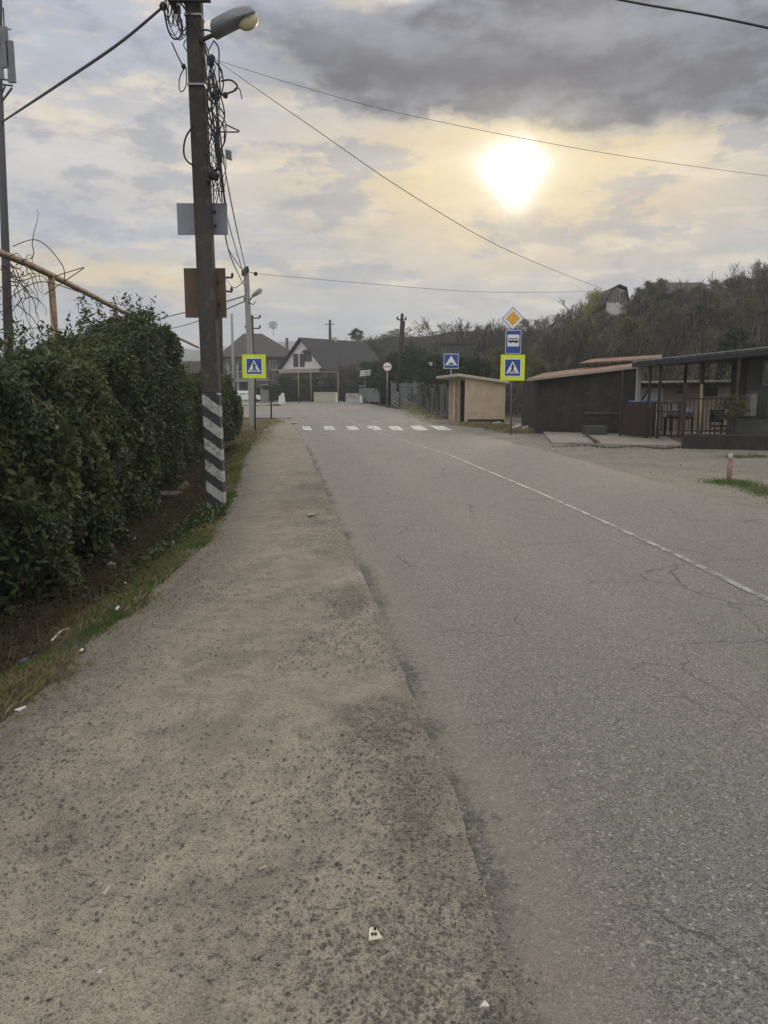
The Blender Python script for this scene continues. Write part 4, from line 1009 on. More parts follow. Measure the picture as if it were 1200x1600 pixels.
# ================================================================ MIDDLE DISTANCE
# grey sheet fence
def along(Y, x0, x1): return P(x0, 608, Y).x, P(x1, 608, Y).x
t = empty('sheet_fence', (P(635, 608, 64).x, 64, 0), 'light grey ribbed sheet fence beside the striped double pole', 'fence')
a_, c_ = P(612, 608, 68), P(661, 608, 60)
m = MB(); d = (Vector((c_.x, 60, 0))-Vector((a_.x, 68, 0)))
for k in range(8):
    f0, f1 = k/8+.004, (k+1)/8-.004; p0, p1 = Vector((a_.x, 68, 0))+d*f0, Vector((a_.x, 68, 0))+d*f1
    m = MB(); wallq(m, (p0.x, p0.y), (p1.x, p1.y), .04, .1, 2.1, 2.1); m.build('panel', 'corrgrey', t)
for k in range(5):
    p0 = Vector((a_.x, 68, 0))+d*(k/4); m = MB(); m.box((p0.x-.05, p0.y-.12, 0), (p0.x+.05, p0.y-.02, 2.3)); m.build('post', 'greymetal', t)
m = MB(); m.bar((a_.x, 67.9, 1.9), (c_.x, 59.9, 1.9), .05); m.bar((a_.x, 67.9, .5), (c_.x, 59.9, .5), .05); m.build('rail', 'greymetal', t)
# dark concrete fence to the shelter
t = empty('concrete_fence', (P(680, 608, 50).x, 50, 0), 'dark weathered concrete panel fence running up to the bus shelter', 'fence')
a_, c_ = Vector((P(655, 608, 58).x, 58, 0)), Vector((P(706, 608, 39.5).x, 39.5, 0)); d = c_-a_
for k in range(7):
    p0, p1 = a_+d*(k/7+.006), a_+d*((k+1)/7-.006); h_ = (1.35, 1.5, 1.15, 1.7, 1.5, 1.85, 1.6)[k]
    m = MB(); wallq(m, (p0.x, p0.y), (p1.x, p1.y), .1, -.1, h_, h_); m.build('panel', ('fencecon', 'shedwall', 'fencecon')[k % 3], t)
for k in range(8):
    p0 = a_+d*(k/7); m = MB(); m.box((p0.x-.09, p0.y-.1, -.1), (p0.x+.05, p0.y+.06, 1.9)); m.build('post', 'fencecon', t)
# barriers and boxes at the junction
def jersey(name, label, xa, xb, Y, h_, mat, group=None, cat='barrier', dep=.6, skew=0):
    a_, c_ = P(xa, 608, Y).x, P(xb, 608, Y).x
    t = empty(name, ((a_+c_)/2, Y, 0), label, cat, group)
    prof = [(-dep/2, .0), (dep/2, .0), (dep/2, .1), (dep*.22, h_*.45), (dep*.15, h_), (-dep*.15, h_), (-dep*.22, h_*.45), (-dep/2, .1)]
    vs = [(a_, Y+u, z+.0) for u, z in prof]+[(c_, Y+skew+u, z) for u, z in prof]; n = 8
    m = MB(); m.add(vs, [tuple(range(n)), tuple(range(2*n-1, n-1, -1))]+[(i, i+n, (i+1) % n+n, (i+1) % n) for i in range(n)])
    m.build('body', mat, t, bevel=.02)
    m = MB(); m.box((a_+.15, Y-dep*.3, h_), (a_+.25, Y-dep*.3+.3, h_+.06)); m.build('lifting_loop', 'steel', t)
    return t
m = MB()
t = empty('parapet', (P(510, 608, 92).x, 92, 0), 'cream concrete parapet across the far end of the road', 'wall')
a_, c_ = P(490.5, 608, 92).x, P(528, 608, 92).x; m = MB(); m.box((a_, 92, -.1), (c_, 92.4, 1.15)); m.build('wall', 'cream', t); m = MB(); m.box((a_-.05, 91.95, 1.15), (c_+.05, 92.45, 1.25)); m.build('coping', 'cream', t)
m = MB(); m.box((c_-.3, 91.9, -.1), (c_, 91.998, 1.15)); m.build('end_pier', 'whitepaint', t)
def block(name, label, cx, w, dep, Y, h_, mat='whitepaint'):
    X = P(cx, 608, Y).x; t = empty(name, (X, Y, 0), label, 'concrete block', 'white concrete blocks')
    m = MB(); vs = [(X+sx*w/2, Y+sy*dep/2, 0.1) for sx, sy in ((-1,-1),(1,-1),(1,1),(-1,1))]+[(X+sx*w*.3, Y+sy*dep*.3, h_) for sx, sy in ((-1,-1),(1,-1),(1,1),(-1,1))]
    m.add(vs, [(3,2,1,0),(4,5,6,7),(0,1,5,4),(1,2,6,5),(2,3,7,6),(3,0,4,7)]); m.build('body', mat, t, bevel=.03)
    m = MB(); m.box((X-w*.12, Y-.05, h_), (X+w*.12, Y+.05, h_+.07)); m.build('lifting_loop', 'steel', t)
block('barrier_block', 'white concrete block on the pavement island, nearer and lower of the two', 437.5, .38, .5, 78, .95)
block('barrier_block', 'white concrete block on the pavement island, taller one set behind', 441.5, .5, .6, 80.5, 1.2)
block('barrier_block', 'narrow white concrete block at the right end of the pale barrier by the far road', 564, .4, .5, 84, .95)
jersey('road_barrier', 'long whitish concrete barrier along the right of the far road', 540, 562, 85, 1.15, 'concrete', dep=.9, skew=-1)
t = empty('metal_panel_fence', (P(577, 608, 83).x, 83, 0), 'low blue-grey metal panel standing behind the white barrier', 'fence')
a_, c_ = P(562, 608, 86).x, P(593, 608, 80).x; m = MB(); m.bar((a_, 86, .95), (c_, 80, .95), .05, 1.35); m.build('panel', 'fencegrey', t)
m = MB(); m.bar((a_, 85.95, 1.66), (c_, 79.95, 1.66), .09, .07); m.build('top_rail', 'greymetal', t)
for f in (0, .5, 1): m = MB(); X = a_+(c_-a_)*f; m.box((X-.05, 86-6*f-.15, 0), (X+.05, 86-6*f-.06, 1.7)); m.build('post', 'greymetal', t)
# solar lamp
t = empty('solar_lamp', (P(571, 608, 84).x, 84, 0), 'thin post with a tilted solar panel and lamp beside the metal panel fence', 'solar lamp')
X = P(570.5, 608, 87).x; z1 = P(571, 588, 87).z
m = MB(); m.cyl((X, 87, 0), (X, 87, z1), .06, .05, 6); m.build('post', 'polelight', t, True)
m = MB(); m.slab([(X-.6, 86.6, z1), (X+.55, 86.6, z1+.1), (X+.65, 87.4, z1+.75), (X-.5, 87.4, z1+.65)], .05); m.build('solar_panel', 'solar', t)
m = MB(); m.box((X-.7, 86.8, z1-1.15), (X+.1, 87.1, z1-1.0)); m.build('lamp_head', 'greymetal', t)
# grey cabinet
X = P(413, 608, 80).x
t = empty('utility_cabinet', (X, 80, .13), 'grey metal cabinet standing on the pavement island near the white car', 'cabinet')
m = MB(); m.box((X-.38, 79.7, .3), (X+.42, 80.3, 1.5)); m.build('body', 'fencegrey', t, bevel=.03)
m = MB(); m.box((X-.45, 79.6, .1), (X+.48, 80.4, .3)); m.build('base', 'concrete', t); m = MB(); m.box((X-.33, 79.68, .4), (X+.37, 79.698, 1.4)); m.build('door', 'fencegrey', t)
# white car
def make_car(X, Y, z0):
    t = empty('parked_car', (X, Y, z0), 'white estate car parked beyond the island, partly hidden by the pale pole', 'car')
    L, Wd = 4.1, 1.6
    side = [(-L/2, .35), (L/2, .35), (L/2, .62), (L/2-.05, .82), (L/2-.95, .92), (L/2-1.0, .92), (-L/2+.05, .95), (-L/2, .8)]
    top = [(L/2-1.0, .92), (L/2-1.65, 1.40), (-L/2+.35, 1.42), (-L/2+.05, .95)]
    m = MB(); m.prism([(X+a, z0+b) for a, b in side], Y-Wd/2, Y+Wd/2); bd = m.build('body', 'carwhite', t, bevel=.04)
    vs = []
    for sy, k in ((-1, .92), (1, .92)):
        for i, (a, b) in enumerate(top): vs.append((X+a, Y+sy*Wd/2*(k if i in (0, 3) else .80), z0+b))
    m = MB(); m.add(vs, [(0,1,2,3),(7,6,5,4),(0,4,5,1),(1,5,6,2),(2,6,7,3),(3,7,4,0)]); cb = m.build('cabin', 'carwhite', t, bevel=.03)
    for (xa, xb) in ((-1.55, -.75), (-.65, .15), (.25, .75)):
        m = MB(); y_ = Y-Wd/2*.93-.01; m.add([(X+xa, y_+.02, z0+.99), (X+xb, y_+.02, z0+.99), (X+xb-(.28 if xb > .5 else 0), y_+.115, z0+1.32), (X+xa, y_+.115, z0+1.32)], [(0, 1, 2, 3)]); 
        vs = m.v; m.v = vs+[(a, b+.03, c) for a, b, c in vs]; m.f = [(0,1,2,3),(7,6,5,4),(0,4,5,1),(1,5,6,2),(2,6,7,3),(3,7,4,0)]; m.build('side_window', 'glass', t)
    m = MB(); m.box((X+L/2-.02, Y-.75, z0+.62), (X+L/2+.03, Y-.5, z0+.76)); m.build('headlight', 'signwhite', t)
    m = MB(); m.box((X+L/2-.05, Y-.8, z0+.38), (X+L/2+.09, Y+.8, z0+.5)); m.build('bumper', 'steel', t)
    m = MB(); m.box((X-L/2-.09, Y-.8, z0+.38), (X-L/2+.05, Y+.8, z0+.5)); m.build('bumper', 'steel', t)
    for wx in (-1.25, 1.2):
        for sy in (-1, 1):
            m = MB(); m.cyl((X+wx, Y+sy*.74-.1, z0+.31), (X+wx, Y+sy*.74+.1, z0+.31), .31, .31, 18); w = m.build('wheel', 'tyre', t)
            m = MB(); m.cyl((X+wx, Y+sy*.74-.11, z0+.31), (X+wx, Y+sy*.74+.11, z0+.31), .17, .17, 12); m.build('hubcap', 'greymetal', w)
make_car(P(383.5, 608, 93).x, 93, .0)

# ================================================================ HOUSES
def house_window(t, x0, x1, y, z0, z1, trim='trim', k=.14):
    m = MB(); m.box((x0-k, y-.06, z0-k), (x1+k, y-.002, z1+k)); w = m.build('window', trim, t)
    m = MB(); m.box((x0, y-.08, z0), (x1, y-.061, z1)); m.build('pane', 'glass', w)
    m = MB(); cx = (x0+x1)/2; m.box((cx-.04, y-.095, z0), (cx+.04, y-.081, z1)); m.build('mullion', trim, w)
Yh = 119
t = empty('hip_roof_house', (P(400, 608, Yh).x, Yh, 0), 'two storey grey house with a low brown hip roof behind the pale lamp pole', 'house')
xa, xb = P(349, 608, Yh).x, P(462, 608, Yh).x; ze = P(400, 557, Yh).z; zr = P(395, 520.5, Yh+4).z
m = MB(); m.box((xa, Yh, -.1), (xb, Yh+10, ze)); m.build('wall', 'greywall', t)
m = MB(); e = .7; R0 = [(xa-e, Yh-e, ze-.05), (xb+e, Yh-e, ze-.05), (xb+e, Yh+10+e, ze-.05), (xa-e, Yh+10+e, ze-.05)]
rx0, rx1 = P(383, 608, Yh+5).x, P(411, 608, Yh+5).x
m.add(R0+[(rx0, Yh+5, zr), (rx1, Yh+5, zr)], [(0, 1, 5, 4), (1, 2, 5), (2, 3, 4, 5), (3, 0, 4), (3, 2, 1, 0)]); rf = m.build('roof', 'roofbrown', t)
m = MB(); m.bar((xa-e, Yh-e-.02, ze-.12), (xb+e, Yh-e-.02, ze-.12), .1, .2); m.build('fascia', 'steel', rf)
cx = P(452, 608, Yh+5).x; m = MB(); m.box((cx-.2, Yh+3, ze), (cx+.2, Yh+3.5, P(452, 528, Yh+3).z)); m.build('chimney', 'greywall', rf)
for (x0_, x1_, y0_, y1_) in ((356, 364, 562, 580), (367, 377, 562, 580), (422.5, 430.5, 564, 578), (446, 454, 566, 580)):
    a_, c_ = P(x0_, y1_, Yh), P(x1_, y0_, Yh); house_window(t, a_.x, c_.x, Yh, a_.z, c_.z)
m = MB(); m.box((xa-.1, Yh-.15, 2.85), (xb+.1, Yh-.002, 3.15)); m.build('string_course', 'trim', t)
for px in (357, 372, 394): m = MB(); X = P(px, 608, Yh-1.5).x; m.box((X-.15, Yh-1.6, 0), (X+.15, Yh-1.3, 5.2)); m.build('porch_column', 'trim', t)
m = MB(); m.box((xa, Yh-1.7, 2.7), (P(396, 608, Yh).x, Yh-.16, 2.84)); m.build('balcony_slab', 'trim', t)
for (x0_, x1_) in ((409, 417), (434, 442)):
    a_, c_ = P(x0_, 600, Yh), P(x1_, 600, Yh); house_window(t, a_.x, c_.x, Yh, .9, 2.2)
# gabled house, rotated
rz = R(-40); ap = P(472, 529, 108)
t = empty('gabled_house', (ap.x, ap.y, 0), 'house with a pale triangular gable and steep dark roof at the road end', 'house', rz=rz)
hw, L, zr, ze, zg = 4.3, 12.6, ap.z, P(440, 577, 110).z, P(470, 576, 108).z
m = MB(); m.prism([(-hw, ze+.02), (hw, ze+.02), (0, zr-.15)], 0, .25); m.build('gable', 'gable', t)
m = MB(); m.box((-hw, .3, -.1), (hw, L, ze)); m.build('wall', 'greywall', t)
m = MB(); m.box((-hw, -.5, ze-.55), (hw-.6, .28, ze)); m.build('balcony', 'beige', t)
m = MB()
for sx in (-1, 1):
    a, b2 = (0, zr), (sx*(hw+.55), ze-.45); dn = .14
    vs = [(a[0], -.6, a[1]), (b2[0], -.6, b2[1]), (b2[0], L+.5, b2[1]), (a[0], L+.5, a[1]), (a[0], -.6, a[1]+dn), (b2[0]+sx*.02, -.6, b2[1]+dn), (b2[0]+sx*.02, L+.5, b2[1]+dn), (a[0], L+.5, a[1]+dn)]
    m.add(vs, [(0,1,2,3),(7,6,5,4),(0,4,5,1),(1,5,6,2),(2,6,7,3),(3,7,4,0)])
rf = m.build('roof', 'roofdark', t)
m = MB(); m.box((-.25, 6.2, zr-.3), (.25, 6.7, zr+.5)); m.build('chimney', 'cream', rf)
for (a, b2, z0, z1) in ((-1.7, -.9, ze+.35, ze+2.0), (-.45, .35, ze+.35, ze+2.0), (.55, 1.75, ze+1.05, ze+2.15)): house_window(t, a, b2, 0, z0, z1, 'steel', .07)
m = MB(); m.prism([(.2, ze+2.2), (2.2, ze+2.2), (2.0, ze+2.5), (.9, ze+2.55)], -.5, -.01); m.build('window_hood', 'steel', t)
m = MB(); m.box((-hw+.5, .2, 1.0), (-hw+2.2, .295, 2.4)); w = m.build('window', 'trim', t)
# hilltop houses
def hillhouse(name, label, x0_, x1_, ytop, ybase, Y, kind, matw, matr):
    a_, c_ = P(x0_, ybase, Y), P(x1_, ytop, Y); t = empty(name, ((a_.x+c_.x)/2, Y, a_.z), label, 'house')
    z0 = a_.z-2.5
    if kind == 'gable':
        h_ = c_.z-a_.z; ze = a_.z+h_*.35; cx = (a_.x+c_.x)/2
        m = MB(); m.box((a_.x, Y, z0), (c_.x, Y+8, ze)); m.build('wall', matw, t)
        m = MB(); m.prism([(a_.x, ze+.01), (c_.x, ze+.01), (cx+.9, c_.z-.5), (cx, c_.z-.1), (cx-.6, c_.z-.6)], Y, Y+.2); m.build('gable', matw, t)
        m = MB()
        prof = [(a_.x-.5, ze-.6), (a_.x-.1, ze+.3), (cx-.6, c_.z-.4), (cx+.1, c_.z), (cx+.9, c_.z-.3), (c_.x+.1, ze+.3), (c_.x+.5, ze-.6)]
        for (p_, q_) in zip(prof, prof[1:]):
            vs = [(p_[0], Y-.5, p_[1]), (q_[0], Y-.5, q_[1]), (q_[0], Y+8.3, q_[1]), (p_[0], Y+8.3, p_[1])]; vs += [(a, b, c+.15) for a, b, c in vs]
            m.add(vs, [(0,1,2,3),(7,6,5,4),(0,4,5,1),(1,5,6,2),(2,6,7,3),(3,7,4,0)])
        m.build('roof', matr, t)
        for f in (.2, .5, .8):
            X = a_.x+(c_.x-a_.x)*f; house_window(t, X-.22, X+.22, Y, ze+.1, ze+1.2-(.5*abs(f-.5)), 'trim', .08)
    else:
        ze = a_.z; m = MB(); m.box((a_.x, Y, z0), (c_.x, Y+8, ze)); m.build('wall', matw, t)
        m = MB(); m.slab([(a_.x-.5, Y-.6, ze-.2), (c_.x+.5, Y-.6, ze-.2), (c_.x-.6, Y+4, c_.z), (a_.x+.1, Y+4, c_.z)], .15); m.slab([(a_.x+.1, Y+4.0, c_.z), (c_.x-.6, Y+4.0, c_.z), (c_.x+.5, Y+8.6, ze-.2), (a_.x-.5, Y+8.6, ze-.2)], .15); m.build('roof', matr, t)
        for f in (.25, .6): X = a_.x+(c_.x-a_.x)*f; house_window(t, X-.5, X+.5, Y, ze-1.6, ze-.6)
hillhouse('hilltop_house', 'hilltop house with a curved gambrel gable and pale window front, among the trees', 947, 980, 447, 486, 84, 'gable', 'gable', 'roofdark')
hillhouse('hilltop_house', 'hilltop house whose long brown sloping roof shows above the trees, upper right', 1034, 1131, 433, 456, 82, 'long', 'beige', 'roofbrown')
hillhouse('hilltop_house', 'small low pale house at the ridge just left of the gambrel house', 885, 915, 492, 500, 92, 'long', 'gable', 'roofdark')
hillhouse('hilltop_house', 'tiny dark house on the ridge left of the double pole', 588, 602, 527, 533, 150, 'long', 'greywall', 'roofdark')
# bits on the slope
t = empty('retaining_wall', (P(712, 540, 72).x, 72, 0), 'weathered concrete wall on the wooded slope above the hump sign', 'wall')
a_, c_ = P(690, 549, 70), P(738, 533, 70); m = MB(); m.box((a_.x, 70, a_.z-1), (c_.x, 70.4, c_.z-.25)); m.build('wall', 'fencecon', t)
m = MB(); m.box((a_.x-.1, 69.9, c_.z-.25), (c_.x+.1, 70.5, c_.z-.15)); m.build('coping', 'fencecon', t)
for i, (x, y) in enumerate(((674, 568), (681, 568.5), (686, 569.5))):
    c_ = P(x, y, 55); m = MB(); m.blob(c_, (.17, .08, .12), i, 8, 6, .9); o = m.build('plastic_sheet', 'plastic'); tag(o, 'scrap of white plastic caught in the bushes left of the hump sign', 'plastic scrap', 'white plastic scraps in the bushes')

# ================================================================ VEGETATION
def proto_bare(name, seed, h, spread, mat, levels=5, upright=.55, nlimb=4, label='', group='', thick=1.0):
    r = random.Random(seed)
    t = empty(name, (0, 0, 0), label, 'tree', group)
    tr = MB(); tw = MB()
    def grow(p, d, L, rad, lv):
        n = 3; pts = [p]; q = p.copy(); dd = d.copy()
        for i in range(n):
            dd = (dd+Vector((r.uniform(-1, 1), r.uniform(-1, 1), r.uniform(-.5, .8)))*.17).normalized(); q = q+dd*L/n; pts.append(q.copy())
        rad = max(rad, .016)
        (tr if lv <= 1 else tw).tube(pts, [rad*(1-.12*i) for i in range(n+1)], 6 if lv <= 1 else 3)
        if lv >= levels: return
        k = nlimb if lv == 0 else r.choice((2, 3, 3, 4) if lv < levels-1 else (3, 4, 5))
        for i in range(k):
            f = 1 if i == 0 else r.uniform(.35, 1); idx = min(n, max(1, int(round(f*n)))); a = r.uniform(0, 6.283)
            side = Vector((math.cos(a), math.sin(a), upright*r.uniform(.2, 1.4))); nd = (dd*(.65 if i else 1.2)+side*spread).normalized()
            grow(pts[idx], nd, L*r.uniform(.58, .8), rad*(.64 if i else .74), lv+1)
    grow(Vector((0, 0, -.4)), Vector((r.uniform(-.08, .08), 0, 1)).normalized(), h*.34, h*.017*thick, 0)
    tr.build('trunk', 'bark', t, True); tw.build('crown', mat, t)
    return t
def proto_leafy(name, seed, h, w, mat, n, leaf, label, group, cat='tree', trunk=True, base=.18):
    r = np.random.RandomState(seed); t = empty(name, (0, 0, 0), label, cat, group)
    cl = []
    K = 26
    for i in range(K):
        a = r.rand()*6.283; f = (i+.5)/K; z = base+(1-base)*f
        rad = w*.5*math.sin(math.pi*min(1, (f*.82+.16)))**.7*r.uniform(.35, 1.0)
        cl.append((math.cos(a)*rad, math.sin(a)*rad, z*h, w*r.uniform(.12, .24), h*r.uniform(.06, .12)))
    cs = []
    for (x, y, z, a, b_) in cl:
        k = n//K; q = r.normal(size=(k, 3)); q /= np.linalg.norm(q, axis=1)[:, None]; q *= (r.rand(k, 1)**.35); q *= (1+.35*r.normal(size=(k, 1)))
        cs.append(np.column_stack([x+q[:, 0]*a, y+q[:, 1]*a, z+q[:, 2]*b_]))
    cs = np.vstack(cs); cs[:, 2] = np.maximum(cs[:, 2], .05)
    npmesh('crown', leaves(cs, leaf, .5), 4, mat, t)
    m = MB(); m.tube([(0, 0, -.4), (.05*w, 0, h*.4), (0, .04*w, h*.85)], [h*.02, h*.014, h*.004], 6)
    for i in range(0, K, 3):
        x, y, z, a, b_ = cl[i]; m.tube([(0, 0, z*.6), (x*.6, y*.6, z*.85), (x, y, z)], [h*.008, h*.005, h*.002], 4)
    m.build('trunk' if trunk else 'stem', 'bark', t, True)
    return t
GB = 'bare winter trees on the hillside'; GE_ = 'evergreen bushes and trees on the hillside'
bare = [proto_bare('bare_tree', 31+i, (7.5, 6, 8.5, 5.5)[i], (.62, .8, .5, .9)[i], ('twig', 'twigp', 'twig', 'twigp')[i], 5 if i != 2 else 5, .5, (4, 5, 4, 5)[i],
        ('bare grey-brown winter tree on the wooded hillside', 'pale bare spreading tree on the wooded hillside')[i % 2], GB) for i in range(4)]
green = [proto_leafy('leafy_tree', 5, 5.5, 4.2, 'leafmid', 5200, .20, 'olive green leafy tree on the hillside', GE_),
         proto_leafy('evergreen_tree', 6, 5.0, 4.6, 'leafdark', 5200, .20, 'dark evergreen tree at the foot of the hillside', GE_),
         proto_leafy('brush_tree', 7, 4.2, 4.4, 'leafbrush', 3600, .17, 'brownish scrubby tree on the hillside', GE_)]
used = set()
def put(pro, X, Y, s_=1, rz=None, label=None, z=None, sc3=None):
    loc = (X, Y, (hz(X, Y) if z is None else z)-.1); rz = rnd.uniform(0, 6.283) if rz is None else rz
    sc_ = sc3 or (s_, s_, s_)
    if pro.name not in used:
        used.add(pro.name); pro.location = loc; pro.rotation_euler = (0, 0, rz); pro.scale = sc_
        if label: pro['label'] = label
        return pro
    return copy_tree(pro, loc, rz, sc_, label)
# scattered wood: jittered rows up the slope, only where the picture can see them
def scatter(px, Y, pro, s_, **k):
    X = (px-600)/1200*Y*.99
    return put(pro, X, Y, s_, **k)
for Y in (44, 49, 55, 61, 68, 75, 82, 90, 98, 107, 116):
    px = 590+ (0 if Y > 70 else 70) + rnd.uniform(0, 20)
    while px < 1240:
        X = (px-600)/1200*Y
        if X > interp(Y, FOOT)+1.5:
            u = rnd.random()
            top = Y > 76
            if top and 700 < px < 920 or (top and px > 1140): pro = bare[rnd.randrange(4)] if u < .8 else green[2]
            elif top and 960 < px <= 1140: pro = green[0] if u < .7 else bare[0]
            else: pro = bare[rnd.randrange(4)] if u < .45 else green[2] if u < .62 else green[0] if u < .8 else green[1]
            if 790 < px < 980 and 50 < Y < 80 and rnd.random() < .55: pro = green[0]
            s_ = rnd.uniform(.55, .95) if pro in bare else rnd.uniform(.45, .85)
            if 925 < px < 1000 and 76 < Y < 96: px += 25; continue
            if 1020 < px < 1150 and 74 < Y < 100: s_ *= .6
            if Y > 80 : s_ *= .8
            yj = Y+rnd.uniform(-2.5, 2.5)
            put(pro, (px-600)/1200*yj, yj, s_)
        px += rnd.uniform(24, 42)*(60/Y if Y < 60 else 1)
# the tree line along the ridge
PROF = [(540, 522), (600, 520), (640, 512), (680, 502), (720, 494), (770, 494), (800, 497), (840, 484), (880, 486), (905, 484), (940, 470), (960, 480), (985, 450), (1000, 441), (1030, 438), (1130, 437), (1150, 443), (1180, 432), (1220, 430)]
px = 552
while px < 1235:
    el, Yr = max(((hz((px-600)/1200*Y, Y)-EYE)/Y, Y) for Y in range(50, 170, 2))
    Y = Yr+rnd.uniform(-12, 3); X = (px-600)/1200*Y; z0 = hz(X, Y); zt = P(px, interp(px, PROF)+rnd.uniform(-2, 14)+(17 if 1026 < px < 1142 else 0), Y).z
    pro = green[0] if 985 < px < 1140 and rnd.random() < .8 else bare[rnd.randrange(4)] if rnd.random() < .85 else green[2]
    hh = {0: 7.4, 1: 6.0, 2: 8.2, 3: 5.5}[bare.index(pro)] if pro in bare else (5.5 if pro is green[0] else 4.4)
    s_ = max(.3, (zt-z0)/hh)
    if not (935 < px < 985) : put(pro, X, Y, sc3=(max(s_, .55), max(s_, .55), s_))
    px += rnd.uniform(7, 13)
# skyline specimens
for (px, ytop, Y, pro, lab) in [(701, 478, 88, bare[2], 'tall bare tree standing out on the skyline above the hump sign'), (740, 486, 90, bare[0], 'bare tree on the skyline between the hump sign and the amber diamond'), (768, 484, 88, bare[2], 'slim bare tree on the skyline left of the amber diamond'),
                            (842, 474, 86, bare[1], 'spreading pale bare tree on the skyline right of the amber diamond'), (872, 476, 88, bare[3], 'low spreading pale bare tree on the skyline left of the yellow-leaved tree'), (1185, 425, 80, bare[1], 'bare tree on the skyline at the right edge'), (1150, 432, 80, bare[3], 'bare tree on the skyline right of the long brown roof'),
                            (612, 520, 125, bare[1], 'faint bare tree on the far skyline left of the double pole'), (540, 520, 150, bare[0], 'faint bare tree on the skyline over the gabled roof'), (480, 520, 160, bare[3], 'faint low bare tree behind the peak of the gable')]:
    X = (px-600)/1200*Y; z0 = hz(X, Y); zt = P(px, ytop, Y).z; hh = {0: 7.4, 1: 6.0, 2: 8.2, 3: 5.5}[bare.index(pro)]
    put(pro, X, Y, max(.35, (zt-z0)/hh), label=lab)
t = proto_leafy('yellow_leaved_tree', 15, 5.5, 3.6, 'leafyel', 6500, .17, 'yellow-green tree standing out on the skyline left of the gambrel house', GE_)
X = (918-600)/1200*86; z0 = hz(X, 86); put(t, X, 86, (P(918, 455, 86).z-z0)/5.5, z=None)
for (px, ytop, Y) in ((978, 466, 78), (962, 489, 76), (948, 492, 77), (1000, 440, 80), (1018, 436, 79), (1045, 452, 76), (1075, 446, 76), (1100, 454, 75), (1122, 436, 77), (1140, 445, 77), (988, 450, 77), (1062, 455, 74)):
    X = (px-600)/1200*Y; z0 = hz(X, Y); put(green[0], X, Y, label='olive green tree in the clump screening the long brown roof on the hilltop', sc3=(.55, .55, max(.3, (P(px, ytop, Y).z-z0)/5.5)))
t = proto_leafy('pine_tree', 17, 6.0, 2.6, 'leafdark', 2600, .25, 'small dark tree with clumped crown on the skyline right of the gabled house', 'far skyline trees', base=.5)
put(t, (559-600)/1200*140, 140, z=hz((559-600)/1200*140, 140)-.0, sc3=(1, 1, max(.4, (P(559, 514, 140).z-hz(-4.8, 140))/6)))
t2 = copy_tree(t, P(427, 523, 840), 0, (4, 4, 2.2), 'lone ball-topped tree on the blue distant hills')
# dark evergreens behind the fences and around the junction
for (px, Y, s_, sx) in ((575, 92, .95, 1), (590, 88, .9, 1), (600, 94, 1.0, 1.1), (618, 74, .95, 1), (636, 72, 1.05, 1.1), (655, 68, .9, 1), (648, 80, 1.15, 1.1), (672, 62, .85, 1), (690, 54, .75, .9), (703, 50, .7, .9), (720, 48, .7, .9), (735, 46, .62, .9), (608, 84, .75, 1), (750, 50, .7, 1), (628, 90, 1.15, 1.2)):
    put(green[1], (px-600)/1200*Y, Y, label='dark evergreen tree behind the roadside fences at the foot of the hill', sc3=(s_*sx, s_*sx, s_))
for (px, Y, s_) in ((640, 84, 1.0), (660, 84, 1.05), (622, 88, .95), (672, 78, .9)):
    put(green[0], (px-600)/1200*Y, Y, s_, label='olive green tree above the grey sheet fence')
sh = proto_leafy('shrub', 21, 2.4, 2.8, 'leafdark', 3000, .14, 'rounded dark green shrub in the row below the gas gantry', 'dark shrubs by the junction', 'shrub', False, .08)
for (px, Y, s_) in ((402, 97, .75), (416, 97, .85), (430, 97, .9), (445, 98, .95), (458, 98, .85), (470, 99, .9), (484, 98, .95), (543, 100, 1.0), (556, 97, 1.0), (568, 95, .95), (582, 92, .9), (596, 88, .9), (533, 104, 1.15)):
    put(sh, (px-600)/1200*Y, Y, s_, label=('rounded dark green shrub in the row below the gas gantry' if px < 500 else 'dark green shrub behind the barriers right of the cream parapet'), z=.05)
for (px, Y, s_) in ((440, 103, 1.35), (455, 103, 1.3), (475, 103, 1.3), (495, 104, 1.35), (512, 104, 1.3), (526, 105, 1.3)):
    put(sh, (px-600)/1200*Y, Y, s_, label='taller dark shrub close under the gabled house', z=.05)
bt = proto_bare('bare_tree', 77, 5, .5, 'twig', 5, .6, 5, 'bare brown tree in front of the gabled roof', 'bare trees by the gabled house')
for (px, Y, s_) in ((540, 100, 1.25), (553, 99, 1.15), (566, 98, 1.2), (528, 103, 1.1), (580, 96, 1.1)):
    put(bt, (px-600)/1200*Y, Y, s_, label='bare brown tree hiding the lower right of the gabled roof', z=0)
# undergrowth over the slope, uncountable
cs = []
while len(cs) < 60000:
    Y = 38+NR.rand()*100; px = 560+NR.rand()*680; X = (px-600)/1200*Y
    sd = X-interp(Y, FOOT)
    if sd < .5: continue
    q_ = mnoise.noise(Vector((X*.3, Y*.3, 2)))
    cs.append((X, Y, hz(X, Y)+abs(NR.normal())*min(1.1, .5+.6*q_)))
o = npmesh('undergrowth', leaves(np.array(cs), .26, .4), 4, 'leafbrush'); o['kind'] = 'stuff'; o['label'] = 'brown winter undergrowth covering the hillside'
m = MB()
for k in range(5200):
    Y = 40+rnd.random()*62; px = 600+rnd.random()*640; X = (px-600)/1200*Y
    if X-interp(Y, FOOT) < .5: continue
    z = hz(X, Y); h_ = rnd.uniform(1, 2.8); a = rnd.uniform(-.6, .6); m.tube([(X, Y, z), (X+a*.5, Y+rnd.uniform(-.3, .3), z+h_*.6), (X+a*1.2, Y+rnd.uniform(-.5, .5), z+h_)], [.02, .014, .005], 3)
o = m.build('thicket_stems', 'twigp'); o['kind'] = 'stuff'; o['label'] = 'thin bare stems of the thicket on the hillside'

